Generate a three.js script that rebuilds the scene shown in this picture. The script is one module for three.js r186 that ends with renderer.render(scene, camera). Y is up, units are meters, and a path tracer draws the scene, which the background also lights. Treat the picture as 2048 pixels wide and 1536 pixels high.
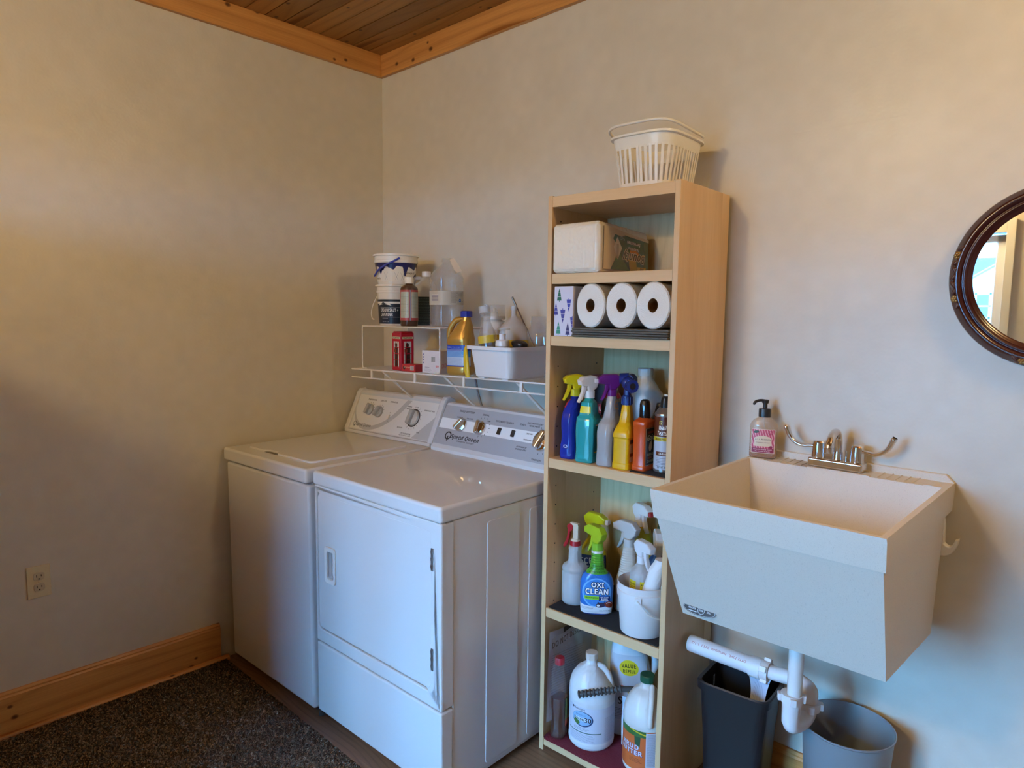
import * as THREE from 'three';
import { RoundedBoxGeometry } from 'three/addons/geometries/RoundedBoxGeometry.js';
import { mergeGeometries, toCreasedNormals, mergeVertices } from 'three/addons/utils/BufferGeometryUtils.js';
import { RectAreaLightUniformsLib } from 'three/addons/lights/RectAreaLightUniformsLib.js';

// ---------- camera, sky, lamps, exposure ----------
RectAreaLightUniformsLib.init();
const scene = new THREE.Scene();
const renderer = new THREE.WebGLRenderer({ antialias: true });
renderer.toneMapping = THREE.LinearToneMapping;
renderer.toneMappingExposure = 1.0;
renderer.shadowMap.enabled = true;
const camera = new THREE.PerspectiveCamera(59.34, 4 / 3, 0.05, 200);
camera.position.set(2.7692, 1.4715, 2.0115);
camera.rotation.set(THREE.MathUtils.degToRad(-5.821), THREE.MathUtils.degToRad(43.2125), THREE.MathUtils.degToRad(0.6944), 'YXZ');
scene.background = new THREE.Color().setRGB(0.15, 0.50, 1.0);      // pale overcast sky, seen through the glass door
scene.backgroundIntensity = 47.0;
const LAMP_COLOR = new THREE.Color().setRGB(1.0, 0.735, 0.345);
const LAMPS = [{ at: [1.45, 2.52, 3.3], power: 6.0 }, { at: [3.35, 2.50, 0.55], power: 2.3 }];   // two dome lamps on the ceiling, out of the frame

// ---------- helpers ----------
const D2R = Math.PI / 180;
let seed = 12345;
const rnd = () => { seed = (seed + 0x6d2b79f5) | 0; let t = Math.imul(seed ^ (seed >>> 15), 1 | seed); t = (t + Math.imul(t ^ (t >>> 7), 61 | t)) ^ t; return ((t ^ (t >>> 14)) >>> 0) / 4294967296; };
const rr = (a, b) => a + (b - a) * rnd();
const lin = (r, g, b) => new THREE.Color().setRGB(r, g, b);
const taken = new Map();
function numbered(name) { const n = taken.get(name) ?? 0; taken.set(name, n + 1); return n ? name + '_' + String(n).padStart(3, '0') : name; }
function mat(color, roughness = 0.5, more = {}) {
  const physical = ['clearcoat', 'transmission', 'sheen', 'specularIntensity', 'ior'].some((k) => k in more);
  const m = physical ? new THREE.MeshPhysicalMaterial() : new THREE.MeshStandardMaterial();
  m.color = color instanceof THREE.Color ? color : new THREE.Color(color);
  m.roughness = roughness; m.metalness = 0;
  Object.assign(m, more);
  return m;
}
function mesh(name, geo, m, parent) {
  const o = new THREE.Mesh(Array.isArray(geo) ? mergeAll(geo) : geo, m);
  o.name = parent ? name : numbered(name); o.castShadow = o.receiveShadow = true;
  (parent ?? scene).add(o); return o;
}
function mergeAll(list) {
  const gs = list.map((g) => { g = g.index ? g.toNonIndexed() : g; for (const k of Object.keys(g.attributes)) if (!['position', 'normal', 'uv'].includes(k)) g.deleteAttribute(k); return g; });
  return gs.length === 1 ? gs[0] : mergeGeometries(gs);
}
function tag(o, label, category, group) { o.userData.label = label; o.userData.category = category; if (group) o.userData.group = group; return o; }
function thing(name, label, category, [x, y, z] = [0, 0, 0], turn = 0, group) {
  const o = new THREE.Group(); o.name = numbered(name); scene.add(o);
  o.position.set(x, y, z); o.rotation.y = turn; return tag(o, label, category, group);
}
function struct(name, geo, m, parent) { const o = mesh(name, geo, m, parent); if (!parent) o.userData.kind = 'structure'; return o; }
const T = (g, x = 0, y = 0, z = 0) => g.translate(x, y, z);
function box(w, h, d, r = 0.003, s = 2) { r = Math.min(r, w / 2.01, h / 2.01, d / 2.01); return r > 0 ? new RoundedBoxGeometry(w, h, d, s, r) : new THREE.BoxGeometry(w, h, d); }
const boxAt = (x0, x1, y0, y1, z0, z1, r = 0.002) => T(box(x1 - x0, y1 - y0, z1 - z0, r), (x0 + x1) / 2, (y0 + y1) / 2, (z0 + z1) / 2);
const cyl = (r, h, x = 0, y = 0, z = 0, seg = 24, r2 = r) => T(new THREE.CylinderGeometry(r2, r, h, seg), x, y + h / 2, z);
function lathe(pts, seg = 40, crease = 0.6) { return toCreasedNormals(new THREE.LatheGeometry(pts.map(([r, y]) => new THREE.Vector2(Math.max(r, 1e-4), y)), seg), crease); }
function tube(pts, r, seg = 24, rs = 8, closed = false, tension = 0.5) {
  const c = new THREE.CatmullRomCurve3(pts.map((p) => new THREE.Vector3(...p)), closed, 'catmullrom', tension);
  const g = [new THREE.TubeGeometry(c, seg, r, rs, closed)];
  if (!closed) for (const e of [pts[0], pts[pts.length - 1]]) g.push(T(new THREE.SphereGeometry(r, 8, 6), ...e));
  return mergeAll(g);
}
function wire(a, b, r, seg = 6) {                                  // a straight rod
  const A = new THREE.Vector3(...a), B = new THREE.Vector3(...b), g = new THREE.CylinderGeometry(r, r, A.distanceTo(B), seg);
  g.applyQuaternion(new THREE.Quaternion().setFromUnitVectors(new THREE.Vector3(0, 1, 0), B.clone().sub(A).normalize()));
  return T(g, ...A.add(B).multiplyScalar(0.5).toArray());
}
// uv in metres by the side a face looks to; grain runs along axis `along` (0 x, 1 y, 2 z) as v
function woodUV(g, along, ou = 0, ov = 0) {
  g = g.index ? g.toNonIndexed() : g;
  const p = g.attributes.position, n = g.attributes.normal, uv = new Float32Array(p.count * 2), P = [p.getX.bind(p), p.getY.bind(p), p.getZ.bind(p)], N = [n.getX.bind(n), n.getY.bind(n), n.getZ.bind(n)];
  for (let i = 0; i < p.count; i++) {
    const a = [0, 1, 2].map((k) => Math.abs(N[k](i))), d = a.indexOf(Math.max(...a));
    const others = [0, 1, 2].filter((k) => k !== d);
    const v = others.includes(along) ? along : others[1], u = others.find((k) => k !== v);
    uv[2 * i] = P[u](i) + ou; uv[2 * i + 1] = P[v](i) + ov;
  }
  g.setAttribute('uv', new THREE.BufferAttribute(uv, 2)); return g;
}
// rounded cross-sections stacked along y: [y, width, depth, squareness, offset x, offset z]
function ringPt(s, a) {
  const [, w, d, n = 2, ox = 0, oz = 0] = s, S = Math.sin(a), C = Math.cos(a), e = 2 / n;
  return [ox + (w / 2) * Math.sign(S) * Math.abs(S) ** e, oz + (d / 2) * Math.sign(C) * Math.abs(C) ** e];
}
function dense(secs, m = 5) {                                      // smooth interpolation between the given sections
  const full = secs.map((s) => [s[0], s[1], s[2], s[3] ?? 2, s[4] ?? 0, s[5] ?? 0]), out = [];
  for (let i = 0; i < full.length - 1; i++) {
    const p0 = full[Math.max(0, i - 1)], p1 = full[i], p2 = full[i + 1], p3 = full[Math.min(full.length - 1, i + 2)];
    for (let k = 0; k < m; k++) {
      const t = k / m;
      out.push(p1.map((_, j) => { if (j === 0) return p1[0] + (p2[0] - p1[0]) * t; const a = (p2[j] - p0[j]) * 0.35, b = (p3[j] - p1[j]) * 0.35, t2 = t * t, t3 = t2 * t; return (2 * t3 - 3 * t2 + 1) * p1[j] + (t3 - 2 * t2 + t) * a + (-2 * t3 + 3 * t2) * p2[j] + (t3 - t2) * b; }));
    }
  }
  out.push(full[full.length - 1]); return out;
}
function loft(secs, { seg = 40, bottom = true, top = true, crease = 0.55 } = {}) {
  const pos = [], idx = [];
  for (const s of secs) for (let k = 0; k < seg; k++) { const [x, z] = ringPt(s, (k / seg) * 2 * Math.PI); pos.push(x, s[0], z); }
  for (let i = 0; i < secs.length - 1; i++) for (let k = 0; k < seg; k++) { const a = i * seg + k, b = i * seg + ((k + 1) % seg), c = a + seg, d = b + seg; idx.push(a, b, d, a, d, c); }
  for (const [on, i, flip] of [[bottom, 0, true], [top, secs.length - 1, false]]) if (on) {
    const s = secs[i], c = pos.length / 3; pos.push(s[4] ?? 0, s[0], s[5] ?? 0);
    for (let k = 0; k < seg; k++) { const a = i * seg + k, b = i * seg + ((k + 1) % seg); flip ? idx.push(c, b, a) : idx.push(c, a, b); }
  }
  const g = new THREE.BufferGeometry(); g.setAttribute('position', new THREE.Float32BufferAttribute(pos, 3)); g.setIndex(idx);
  const n = toCreasedNormals(g, crease); n.setAttribute('uv', new THREE.BufferAttribute(new Float32Array(n.attributes.position.count * 2), 2)); return n;
}
function secAt(secs, y) {
  let i = 0; while (i < secs.length - 2 && secs[i + 1][0] < y) i++;
  const a = secs[i], b = secs[i + 1], t = (y - a[0]) / (b[0] - a[0] || 1);
  return [y, ...[1, 2, 3, 4, 5].map((j) => { const d = j === 3 ? 2 : 0; return (a[j] ?? d) + ((b[j] ?? d) - (a[j] ?? d)) * t; })];
}
// a label: a thin skin over the lofted surface between two heights and two angles (0 looks to +z, 90 to +x)
function skin(secs, y0, y1, a0, a1, off = 0.0007, na = 28, ny = 8) {
  const pos = [], uv = [], idx = [];
  for (let j = 0; j <= ny; j++) {
    const y = y0 + ((y1 - y0) * j) / ny, s = secAt(secs, y); let len = 0, last = null; const row = [];
    for (let k = 0; k <= na; k++) {
      const a = (a0 + ((a1 - a0) * k) / na) * D2R, [x, z] = ringPt([y, s[1] + 2 * off, s[2] + 2 * off, s[3], s[4], s[5]], a);
      if (last) len += Math.hypot(x - last[0], z - last[1]); last = [x, z]; row.push([x, z, len]);
    }
    for (const [x, z, l] of row) { pos.push(x, y, z); uv.push(len ? l / len : 0, j / ny); }
  }
  for (let j = 0; j < ny; j++) for (let k = 0; k < na; k++) { const a = j * (na + 1) + k, c = a + na + 1; idx.push(a, a + 1, c + 1, a, c + 1, c); }
  const g = new THREE.BufferGeometry(); g.setAttribute('position', new THREE.Float32BufferAttribute(pos, 3)); g.setAttribute('uv', new THREE.Float32BufferAttribute(uv, 2)); g.setIndex(idx); g.computeVertexNormals(); return g;
}
const shapeOf = (pts) => new THREE.Shape(pts.map(([x, y]) => new THREE.Vector2(x, y)));
function roundRect(x0, y0, x1, y1, r, S = new THREE.Shape()) {
  S.moveTo(x0 + r, y0); S.lineTo(x1 - r, y0); S.quadraticCurveTo(x1, y0, x1, y0 + r); S.lineTo(x1, y1 - r); S.quadraticCurveTo(x1, y1, x1 - r, y1); S.lineTo(x0 + r, y1); S.quadraticCurveTo(x0, y1, x0, y1 - r); S.lineTo(x0, y0 + r); S.quadraticCurveTo(x0, y0, x0 + r, y0); return S;
}
function extrude(shape, depth, bevel = 0, seg = 12) { return new THREE.ExtrudeGeometry(shape, { depth: depth - 2 * bevel, bevelEnabled: bevel > 0, bevelThickness: bevel, bevelSize: bevel, bevelOffset: -bevel, bevelSegments: 2, curveSegments: seg }).translate(0, 0, bevel); }
// side profile given as (forward, up), extruded across x and centred on it; forward becomes +z
function profile(pts, width, bevel = 0.002, smooth = false) {
  const S = smooth ? new THREE.Shape(new THREE.SplineCurve(pts.concat([pts[0]]).map(([x, y]) => new THREE.Vector2(x, y))).getPoints(pts.length * 4)) : shapeOf(pts);
  return extrude(S, width, bevel).translate(0, 0, -width / 2).rotateY(-Math.PI / 2);
}
function canvas(w, h, draw) {
  const c = document.createElement('canvas'); c.width = w; c.height = h; const g = c.getContext('2d'); draw(g, w, h);
  const t = new THREE.CanvasTexture(c); t.colorSpace = THREE.SRGBColorSpace; t.anisotropy = 4; return t;
}
const printed = (w, h, draw, rough = 0.45, more = {}) => mat('#ffffff', rough, { map: canvas(w, h, draw), ...more });
function txt(g, s, x, y, px, color = '#222', { font = 'sans-serif', weight = 'bold', align = 'center', w = undefined, stroke, lw = 4, italic = '' } = {}) {
  g.font = `${italic} ${weight} ${px}px ${font}`; g.textAlign = align; g.textBaseline = 'middle';
  if (stroke) { g.strokeStyle = stroke; g.lineWidth = lw; g.lineJoin = 'round'; g.strokeText(s, x, y, w); }
  g.fillStyle = color; g.fillText(s, x, y, w);
}
function lines(g, x, y, w, n, step, color = '#555', th = 2) { g.fillStyle = color; for (let i = 0; i < n; i++) { let px = x; while (px < x + w * (0.75 + 0.25 * rnd())) { const l = 4 + rnd() * 16; g.fillRect(px, y + i * step, Math.min(l, x + w - px), th); px += l + 3; } } }
function barcode(g, x, y, w, h, vertical = false) { g.fillStyle = '#fff'; g.fillRect(x - 3, y - 3, w + 6, h + 6); g.fillStyle = '#333'; let p = 0; const L = vertical ? h : w; while (p < L) { const b = 1 + rnd() * 3; vertical ? g.fillRect(x, y + p, w, b) : g.fillRect(x + p, y, b, h); p += b + 1 + rnd() * 3; } }
// value noise for computed textures
const hash = (x, y) => { let h = Math.imul(x, 374761393) + Math.imul(y, 668265263); h = Math.imul(h ^ (h >>> 13), 1274126177); return ((h ^ (h >>> 16)) >>> 0) / 4294967296; };
function vnoise(x, y, px = 1e9, py = 1e9) {
  const xi = Math.floor(x), yi = Math.floor(y), fx = x - xi, fy = y - yi, m = (a, n) => ((a % n) + n) % n, sx = fx * fx * (3 - 2 * fx), sy = fy * fy * (3 - 2 * fy);
  const a = hash(m(xi, px), m(yi, py)), b = hash(m(xi + 1, px), m(yi, py)), c = hash(m(xi, px), m(yi + 1, py)), d = hash(m(xi + 1, px), m(yi + 1, py));
  return (a + (b - a) * sx) * (1 - sy) + (c + (d - c) * sx) * sy;
}
function dataTex(w, h, f, srgb = true, repeat = [1, 1]) {
  const a = new Uint8Array(w * h * 4);
  for (let y = 0; y < h; y++) for (let x = 0; x < w; x++) { const c = f(x, y), i = 4 * (y * w + x); for (let k = 0; k < 3; k++) a[i + k] = Math.max(0, Math.min(255, Array.isArray(c) ? c[k] : c)); a[i + 3] = 255; }
  const t = new THREE.DataTexture(a, w, h); t.magFilter = THREE.LinearFilter; t.minFilter = THREE.LinearFilter; t.wrapS = t.wrapT = THREE.RepeatWrapping; t.repeat.set(...repeat); t.needsUpdate = true;
  if (srgb) t.colorSpace = THREE.SRGBColorSpace; return t;
}
// wood: grain along v; size in metres of one tile [across, along]
function woodTex(W, H, base, dark, size, { knots = 0, rings = 26, amount = 1, wob = 1.2 } = {}) {
  const ks = Array.from({ length: knots }, () => [rr(0.1, 0.9) * W, rr(0.05, 0.95) * H, rr(0.5, 1)]), sx = size[0] / W, sy = size[1] / H;
  return dataTex(W, H, (x, y) => {
    let u = x / W, v = y / H, bend = (vnoise(u * 3, v * 4, 3, 4) - 0.5) * wob, kd = 0;
    for (const [kx, ky, kr] of ks) { let dx = Math.abs(x - kx); dx = Math.min(dx, W - dx) * sx; let dy = Math.abs(y - ky); dy = Math.min(dy, H - dy) * sy; const d = Math.hypot(dx / 0.009, dy / 0.012) / kr; bend += 0.12 * rings * 0.05 * Math.exp(-d * d * 0.06); kd = Math.max(kd, Math.exp(-(d ** 4))); }
    const ring = Math.abs((((u + bend * 0.12) * rings) % 1) * 2 - 1) ** 3, fine = vnoise(u * 180, v * 24, 180, 24), pore = vnoise(u * 60, v * 6, 60, 6), big = vnoise(u * 4, v * 3, 4, 3);
    let t = amount * (0.5 * ring + 0.28 * (fine - 0.4) + 0.3 * (pore - 0.45) + 0.35 * (big - 0.5)); t = Math.max(-0.25, Math.min(1, t));
    return [0, 1, 2].map((k) => { const c = base[k] + (dark[k] - base[k]) * t; return c + ([70, 36, 18][k] - c) * kd * 0.8; });
  }, true, [1 / size[0], 1 / size[1]]);
}
// ---------- materials shared by many things ----------
const wallBump = dataTex(512, 512, (x, y) => 128 + 70 * (vnoise(x / 10, y / 8, 51, 64) - 0.5) + 90 * (vnoise(x / 32, y / 20, 16, 25) - 0.5) + 60 * (vnoise(x / 3, y / 3, 170, 170) - 0.5), false, [1, 1]);
const wallTone = dataTex(256, 256, (x, y) => { const n = 6 * (vnoise(x / 32, y / 32, 8, 8) - 0.5) + 5 * (vnoise(x / 6, y / 6, 42, 42) - 0.5); return [210 + n, 203 + n, 190 + n]; }, true, [0.7, 0.7]);
const paint = mat('#ffffff', 0.36, { map: wallTone, bumpMap: wallBump, bumpScale: 0.0007 });
const pineTex = woodTex(512, 1024, [206, 146, 82], [146, 88, 40], [0.3, 1.6], { knots: 15, rings: 6, amount: 0.62, wob: 2.2 });
const pine = mat('#ffffff', 0.38, { map: pineTex });
const maple = mat('#ffffff', 0.42, { map: woodTex(512, 1024, [220, 184, 140], [188, 146, 100], [0.55, 1.4], { rings: 3, amount: 0.5, wob: 2.2 }) });
const mapleBack = mat('#ffffff', 0.55, { map: woodTex(256, 512, [216, 190, 146], [184, 156, 112], [0.3, 0.9], { rings: 9, amount: 0.6 }) });
const white = mat(lin(0.78, 0.79, 0.80), 0.28);
const enamel = mat(lin(0.66, 0.67, 0.69), 0.05);
const whitePlastic = mat(lin(0.78, 0.77, 0.75), 0.35);
const cream = mat(lin(0.70, 0.60, 0.38), 0.4);
const chrome = mat(lin(0.72, 0.72, 0.74), 0.09, { metalness: 1 });
const blackPlastic = mat(lin(0.016, 0.016, 0.018), 0.38);
const darkGap = mat(lin(0.02, 0.02, 0.022), 0.8);
const clearPlastic = mat(lin(0.86, 0.87, 0.88), 0.08, { transmission: 0.8, thickness: 0, ior: 1.5 });
const windowGlass = mat(lin(0.97, 0.98, 0.98), 0.0, { transmission: 1, thickness: 0, ior: 1.45 });
const frosted = mat(lin(0.82, 0.84, 0.86), 0.5, { transmission: 0.55, thickness: 0 });

// ---------- the room ----------
const RX = 6.4, RZ = 3.6, RY = 2.69;
const WIN = { x0: 0.78, x1: 2.06, y0: 0.03, y1: 2.06 };            // the glass door in the wall behind the camera
struct('wall_left', woodUV(boxAt(-0.12, 0, -0.1, 2.8, -0.12, RZ + 0.12, 0), 1), paint);
struct('wall_back', woodUV(boxAt(0, RX, -0.1, 2.8, -0.12, 0, 0), 1), paint);
struct('wall_right', woodUV(boxAt(RX, RX + 0.12, -0.1, 2.8, -0.12, RZ + 0.12, 0), 1), paint);
{
  const S = shapeOf([[0, -0.1], [RX, -0.1], [RX, 2.8], [0, 2.8]]);
  S.holes.push(new THREE.Path([[WIN.x0, WIN.y0], [WIN.x1, WIN.y0], [WIN.x1, WIN.y1], [WIN.x0, WIN.y1]].map((p) => new THREE.Vector2(...p))));
  struct('wall_front', woodUV(extrude(S, 0.12).translate(0, 0, RZ), 1), paint);
  const door = new THREE.Group(); door.name = 'door_1'; door.userData.kind = 'structure'; scene.add(door); door.position.set(0, 0, RZ);
  const trim = mat(lin(0.74, 0.74, 0.72), 0.4), { x0, x1, y0, y1 } = WIN, mid = (x0 + x1) / 2;
  mesh('casing', [boxAt(x0 - 0.075, x0, 0, y1 + 0.085, -0.02, 0), boxAt(x1, x1 + 0.05, 0, y1 + 0.085, -0.02, 0), boxAt(x0, x1, y1, y1 + 0.085, -0.02, 0)], trim, door);
  for (const [a, b] of [[x0 + 0.005, mid], [mid, x1 - 0.005]]) {
    const leaf = mesh('leaf_frame', [boxAt(a, a + 0.05, y0, y1 - 0.01, 0.03, 0.07), boxAt(b - 0.05, b, y0, y1 - 0.01, 0.03, 0.07), boxAt(a, b, y0, y0 + 0.16, 0.03, 0.07), boxAt(a, b, y1 - 0.06, y1 - 0.01, 0.03, 0.07)], trim, door);
    mesh('pane', boxAt(a + 0.048, b - 0.048, y0 + 0.158, y1 - 0.058, 0.047, 0.052, 0), windowGlass, leaf);
  }
  mesh('handle', [boxAt(mid - 0.035, mid - 0.02, 0.95, 1.1, 0.0, 0.03, 0.004)], chrome, door);
}
{ // ceiling of tongue-and-groove boards
  const c = struct('ceiling', boxAt(-0.12, RX + 0.12, RY + 0.018, RY + 0.1, -0.12, RZ + 0.12, 0), mat(lin(0.16, 0.07, 0.025), 0.7));
  const w = 0.0845, variants = [0, 1, 2, 3].map((k) => woodUV(T(box(RX - 0.002, 0.018, w - 0.003, 0.003, 1), RX / 2, RY + 0.009, 0), 0, k * 0.071, k * 0.43));
  const mats = [[0.62, 0.6, 0.5], [0.48, 0.45, 0.36], [0.72, 0.7, 0.6], [0.42, 0.38, 0.3]].map((b) => mat(lin(...b), 0.42, { map: pineTex }));
  for (let i = 0; i * w + w < RZ; i++) { const o = mesh('plank', variants[(i * 7 + 1) % 4], mats[(i * 5 + (i >> 1)) % 4], c); o.position.z = i * w + w / 2 + 0.004; }
}
{ // boards round the top and foot of the walls
  const t = 0.019;
  struct('trim_1', woodUV(boxAt(0, t, 2.59, RY, t, RZ, 0.002), 2, 0.05, 0.31), pine);
  struct('trim_2', woodUV(boxAt(0, RX, 2.59, RY, 0, t, 0.002), 0, 0.12, 0.8), pine);
  const prof = (h) => [[0, 0], [0.017, 0], [0.017, h - 0.018], [0.013, h - 0.012], [0.013, h - 0.007], [0.008, h], [0, h]];
  const bl = struct('baseboard_left', woodUV(extrude(shapeOf(prof(0.162)), RZ - 0.86).translate(0, 0, 0.86), 2, 0.03, 0.2), pine);
  const q = Array.from({ length: 7 }, (_, i) => [0.017 + 0.016 * Math.sin((i / 6) * Math.PI / 2), 0.02 * Math.cos((i / 6) * Math.PI / 2)]);
  mesh('quarter_round', woodUV(extrude(shapeOf([[0.017, 0], ...q]), RZ - 0.83).translate(0, 0, 0.83), 2), pine, bl);
  const bb = struct('baseboard_back', woodUV(extrude(shapeOf(prof(0.162)), RX - 1.83).rotateY(-Math.PI / 2).scale(1, 1, 1).translate(RX, 0, 0), 0, 0.3, 0.6), pine);
  bb.geometry.computeVertexNormals();
}
{ // floor: wood-look vinyl, and a carpet that stops short of the machines
  const vinylTex = woodTex(512, 1024, [134, 106, 82], [92, 68, 50], [0.3, 1.2], { rings: 14, amount: 0.9 });
  struct('floor', woodUV(boxAt(-0.12, RX + 0.12, -0.1, 0, -0.12, RZ + 0.12, 0), 0), mat('#ffffff', 0.4, { map: vinylTex }));
  const cT = dataTex(512, 512, (x, y) => { const n = vnoise(x / 2.2, y / 2.2, 232, 232), m = vnoise(x / 40, y / 40, 12, 12), s = n > 0.62 ? 26 : n < 0.3 ? -30 : 0; return [140 + s + 14 * (m - 0.5), 124 + s + 13 * (m - 0.5), 108 + s + 12 * (m - 0.5)]; }, true, [2, 2]);
  const cB = dataTex(512, 512, (x, y) => 255 * vnoise(x / 2.2 + 9, y / 2.2, 232, 232), false, [2, 2]);
  const rug = struct('carpet', woodUV(boxAt(0.034, RX, 0, 0.009, 0.845, RZ, 0.003), 0), mat('#ffffff', 0.95, { map: cT, bumpMap: cB, bumpScale: 0.004 }));
  rug.userData.label = 'brown flecked cut-pile carpet'; 
  const tuft = toCreasedNormals(new THREE.ConeGeometry(0.0021, 0.0062, 4, 1).translate(0, 0.0026, 0), 2), N = 120000, im = new THREE.InstancedMesh(tuft, mat('#ffffff', 0.95), N), d = new THREE.Object3D(), c = new THREE.Color();
  for (let i = 0; i < N; i++) {
    const x = rr(0.036, 1.45), z = 0.847 + rnd() ** 1.1 * 1.15; d.position.set(x, 0.008, z); d.rotation.set(rr(-0.7, 0.7), rr(0, 6), rr(-0.7, 0.7)); d.scale.setScalar(rr(0.7, 1.25)); d.updateMatrix(); im.setMatrixAt(i, d.matrix);
    const r = rnd(), k = 0.75 + 0.5 * rnd(); c.setRGB(...(r < 0.3 ? [0.17, 0.14, 0.115] : r < 0.75 ? [0.36, 0.30, 0.25] : [0.55, 0.47, 0.39]).map((v) => v * k)); im.setColorAt(i, c);
  }
  im.name = 'carpet_pile'; im.userData.kind = 'stuff'; im.castShadow = im.receiveShadow = true; rug.add(im);
}
// ---------- lamps out of the frame ----------
LAMPS.forEach(({ at: [x, y, z], power }, i) => {
  const t = thing('ceiling_lamp', ['frosted dome ceiling lamp glowing warm above the middle of the carpet', 'frosted dome ceiling lamp glowing warm near the wall with the mirror'][i], 'lamp', [x, RY, z], 0, 'dome ceiling lamps');
  mesh('base_plate', cyl(0.12, 0.03, 0, -0.03, 0, 32), mat(lin(0.45, 0.33, 0.2), 0.35, { metalness: 0.8 }), t);
  const glow = mat(lin(0.9, 0.8, 0.65), 0.4, { emissive: LAMP_COLOR.clone(), emissiveIntensity: 5 });
  mesh('lamp_dome', lathe([[0.001, -0.33], [0.07, -0.31], [0.12, -0.25], [0.135, -0.17], [0.125, -0.1], [0.1, -0.03]], 32), glow, t);
  const l = new THREE.PointLight(LAMP_COLOR, power); l.position.set(x, y, z); l.castShadow = true; l.shadow.radius = 4.5; l.name = 'ceiling_lamp_light'; scene.add(l);
});
{ // added unseen blocker built like tall furniture, shades left wall and machines
  const t = thing('blocker_cupboard', 'tall pine light blocker added out of view beside the left wall', 'blocker_cupboard', [0.036, 0.009, 2.3]);
  mesh('carcass', woodUV(boxAt(0, 1.17, 0.06, 1.8, 0.02, 0.6, 0.004), 1), pine, t);
  mesh('plinth', woodUV(boxAt(0.01, 1.16, 0, 0.06, 0.04, 0.59, 0.002), 0), pine, t);
  for (let k = 0; k < 3; k++) { const d = mesh('door', woodUV(boxAt(0.002 + k * 0.39, 0.388 + k * 0.39, 0.07, 1.79, 0, 0.02, 0.003), 1, k * 0.13), pine, t); mesh('knob', new THREE.SphereGeometry(0.015, 12, 8).translate(0.35 + k * 0.39, 1.05, -0.012), chrome, d); }
}
// ---------- outside, seen in the mirror ----------
{
  struct('ground', boxAt(-60, 60, -0.6, -0.5, RZ + 0.4, 110, 0), mat(lin(0.13, 0.13, 0.115), 0.9));
  const h = thing('house', 'white gabled house with a blue-grey roof across the street', 'house', [-3.2, -0.5, 46]);
  const siding = mat(lin(0.5, 0.5, 0.5), 0.7), roofM = mat(lin(0.05, 0.085, 0.14), 0.8);
  mesh('wall', [boxAt(-12, 5, 0, 3.6, 0.6, 8, 0)], siding, h);
  mesh('gable_wall', extrude(shapeOf([[-3, 0], [4.6, 0], [4.6, 3.4], [0.8, 5.9], [-3, 3.5]]), 0.8).translate(0, 0, 0), siding, h);
  mesh('roof', extrude(shapeOf([[0.3, 3.4], [0.3, 3.6], [4.3, 5.9], [8.3, 3.6], [8.3, 3.4]]), 18).rotateY(-Math.PI / 2).translate(6, 0.1, 0), roofM, h);
  mesh('rake_board', [wire([-3.15, 3.5, -0.05], [0.8, 6.05, -0.05], 0.05), wire([0.8, 6.05, -0.05], [4.7, 3.45, -0.05], 0.05)], mat(lin(0.3, 0.33, 0.36), 0.7), h);
  const w = mesh('window_frame', [boxAt(-1.32, -1.22, 2.1, 3.6, -0.06, 0.01), boxAt(-0.62, -0.52, 2.1, 3.6, -0.06, 0.01), boxAt(-1.32, -0.52, 3.5, 3.6, -0.06, 0.01), boxAt(-1.32, -0.52, 2.1, 2.2, -0.06, 0.01), boxAt(-1.32, -0.52, 2.8, 2.88, -0.06, 0.01)], siding, h);
  for (const y of [2.2, 2.88]) mesh('pane', boxAt(-1.22, -0.62, y, y + 0.61, -0.03, -0.01, 0), mat(lin(0.06, 0.13, 0.18), 0.1), w);
}
// ---------- washer ----------
function switchHole(x, y, z, w, h) { return boxAt(x - w / 2, x + w / 2, y - h / 2, y + h / 2, z - 0.004, z + 0.004, 0.001); }
function knob(parent, r, h, m, grip, place, turn = 0) {
  const g = new THREE.Group(); g.name = 'knob'; parent.add(g); g.applyMatrix4(place);
  const body = mesh('dial', lathe([[0.001, h * 0.45], [r * 0.8, h * 0.45], [r, h * 0.3], [r * 1.05, 0], [0.001, 0]], 28).rotateX(Math.PI / 2), m, g);
  body.rotation.z = turn;
  const gr = mesh('grip', T(box(r * 0.62, r * 1.95, h * 0.75, r * 0.22, 3), 0, 0, h * 0.6), grip, g); gr.rotation.z = turn;
  return g;
}
const facePlace = (c) => { const z = new THREE.Vector3(0, Math.cos(c.tilt), Math.sin(c.tilt)); return (x, s) => new THREE.Matrix4().makeRotationX(-(Math.PI / 2 - c.tilt)).setPosition(x, c.y0 + (c.y1 - c.y0) * s, c.z0 + (c.z1 - c.z0) * s); };
function consoleFace(x0, x1, y0, z0, y1, z1, off = 0.0012) {      // a flat printed face on the sloping front of a console
  const n = new THREE.Vector3(0, z0 - z1, y1 - y0).normalize().multiplyScalar(off), g = new THREE.PlaneGeometry(1, 1), p = g.attributes.position;
  [[x0, y1, z1], [x1, y1, z1], [x0, y0, z0], [x1, y0, z0]].forEach(([x, y, z], i) => p.setXYZ(i, x, y + n.y, z + n.z)); g.computeVertexNormals(); return g;
}
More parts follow.
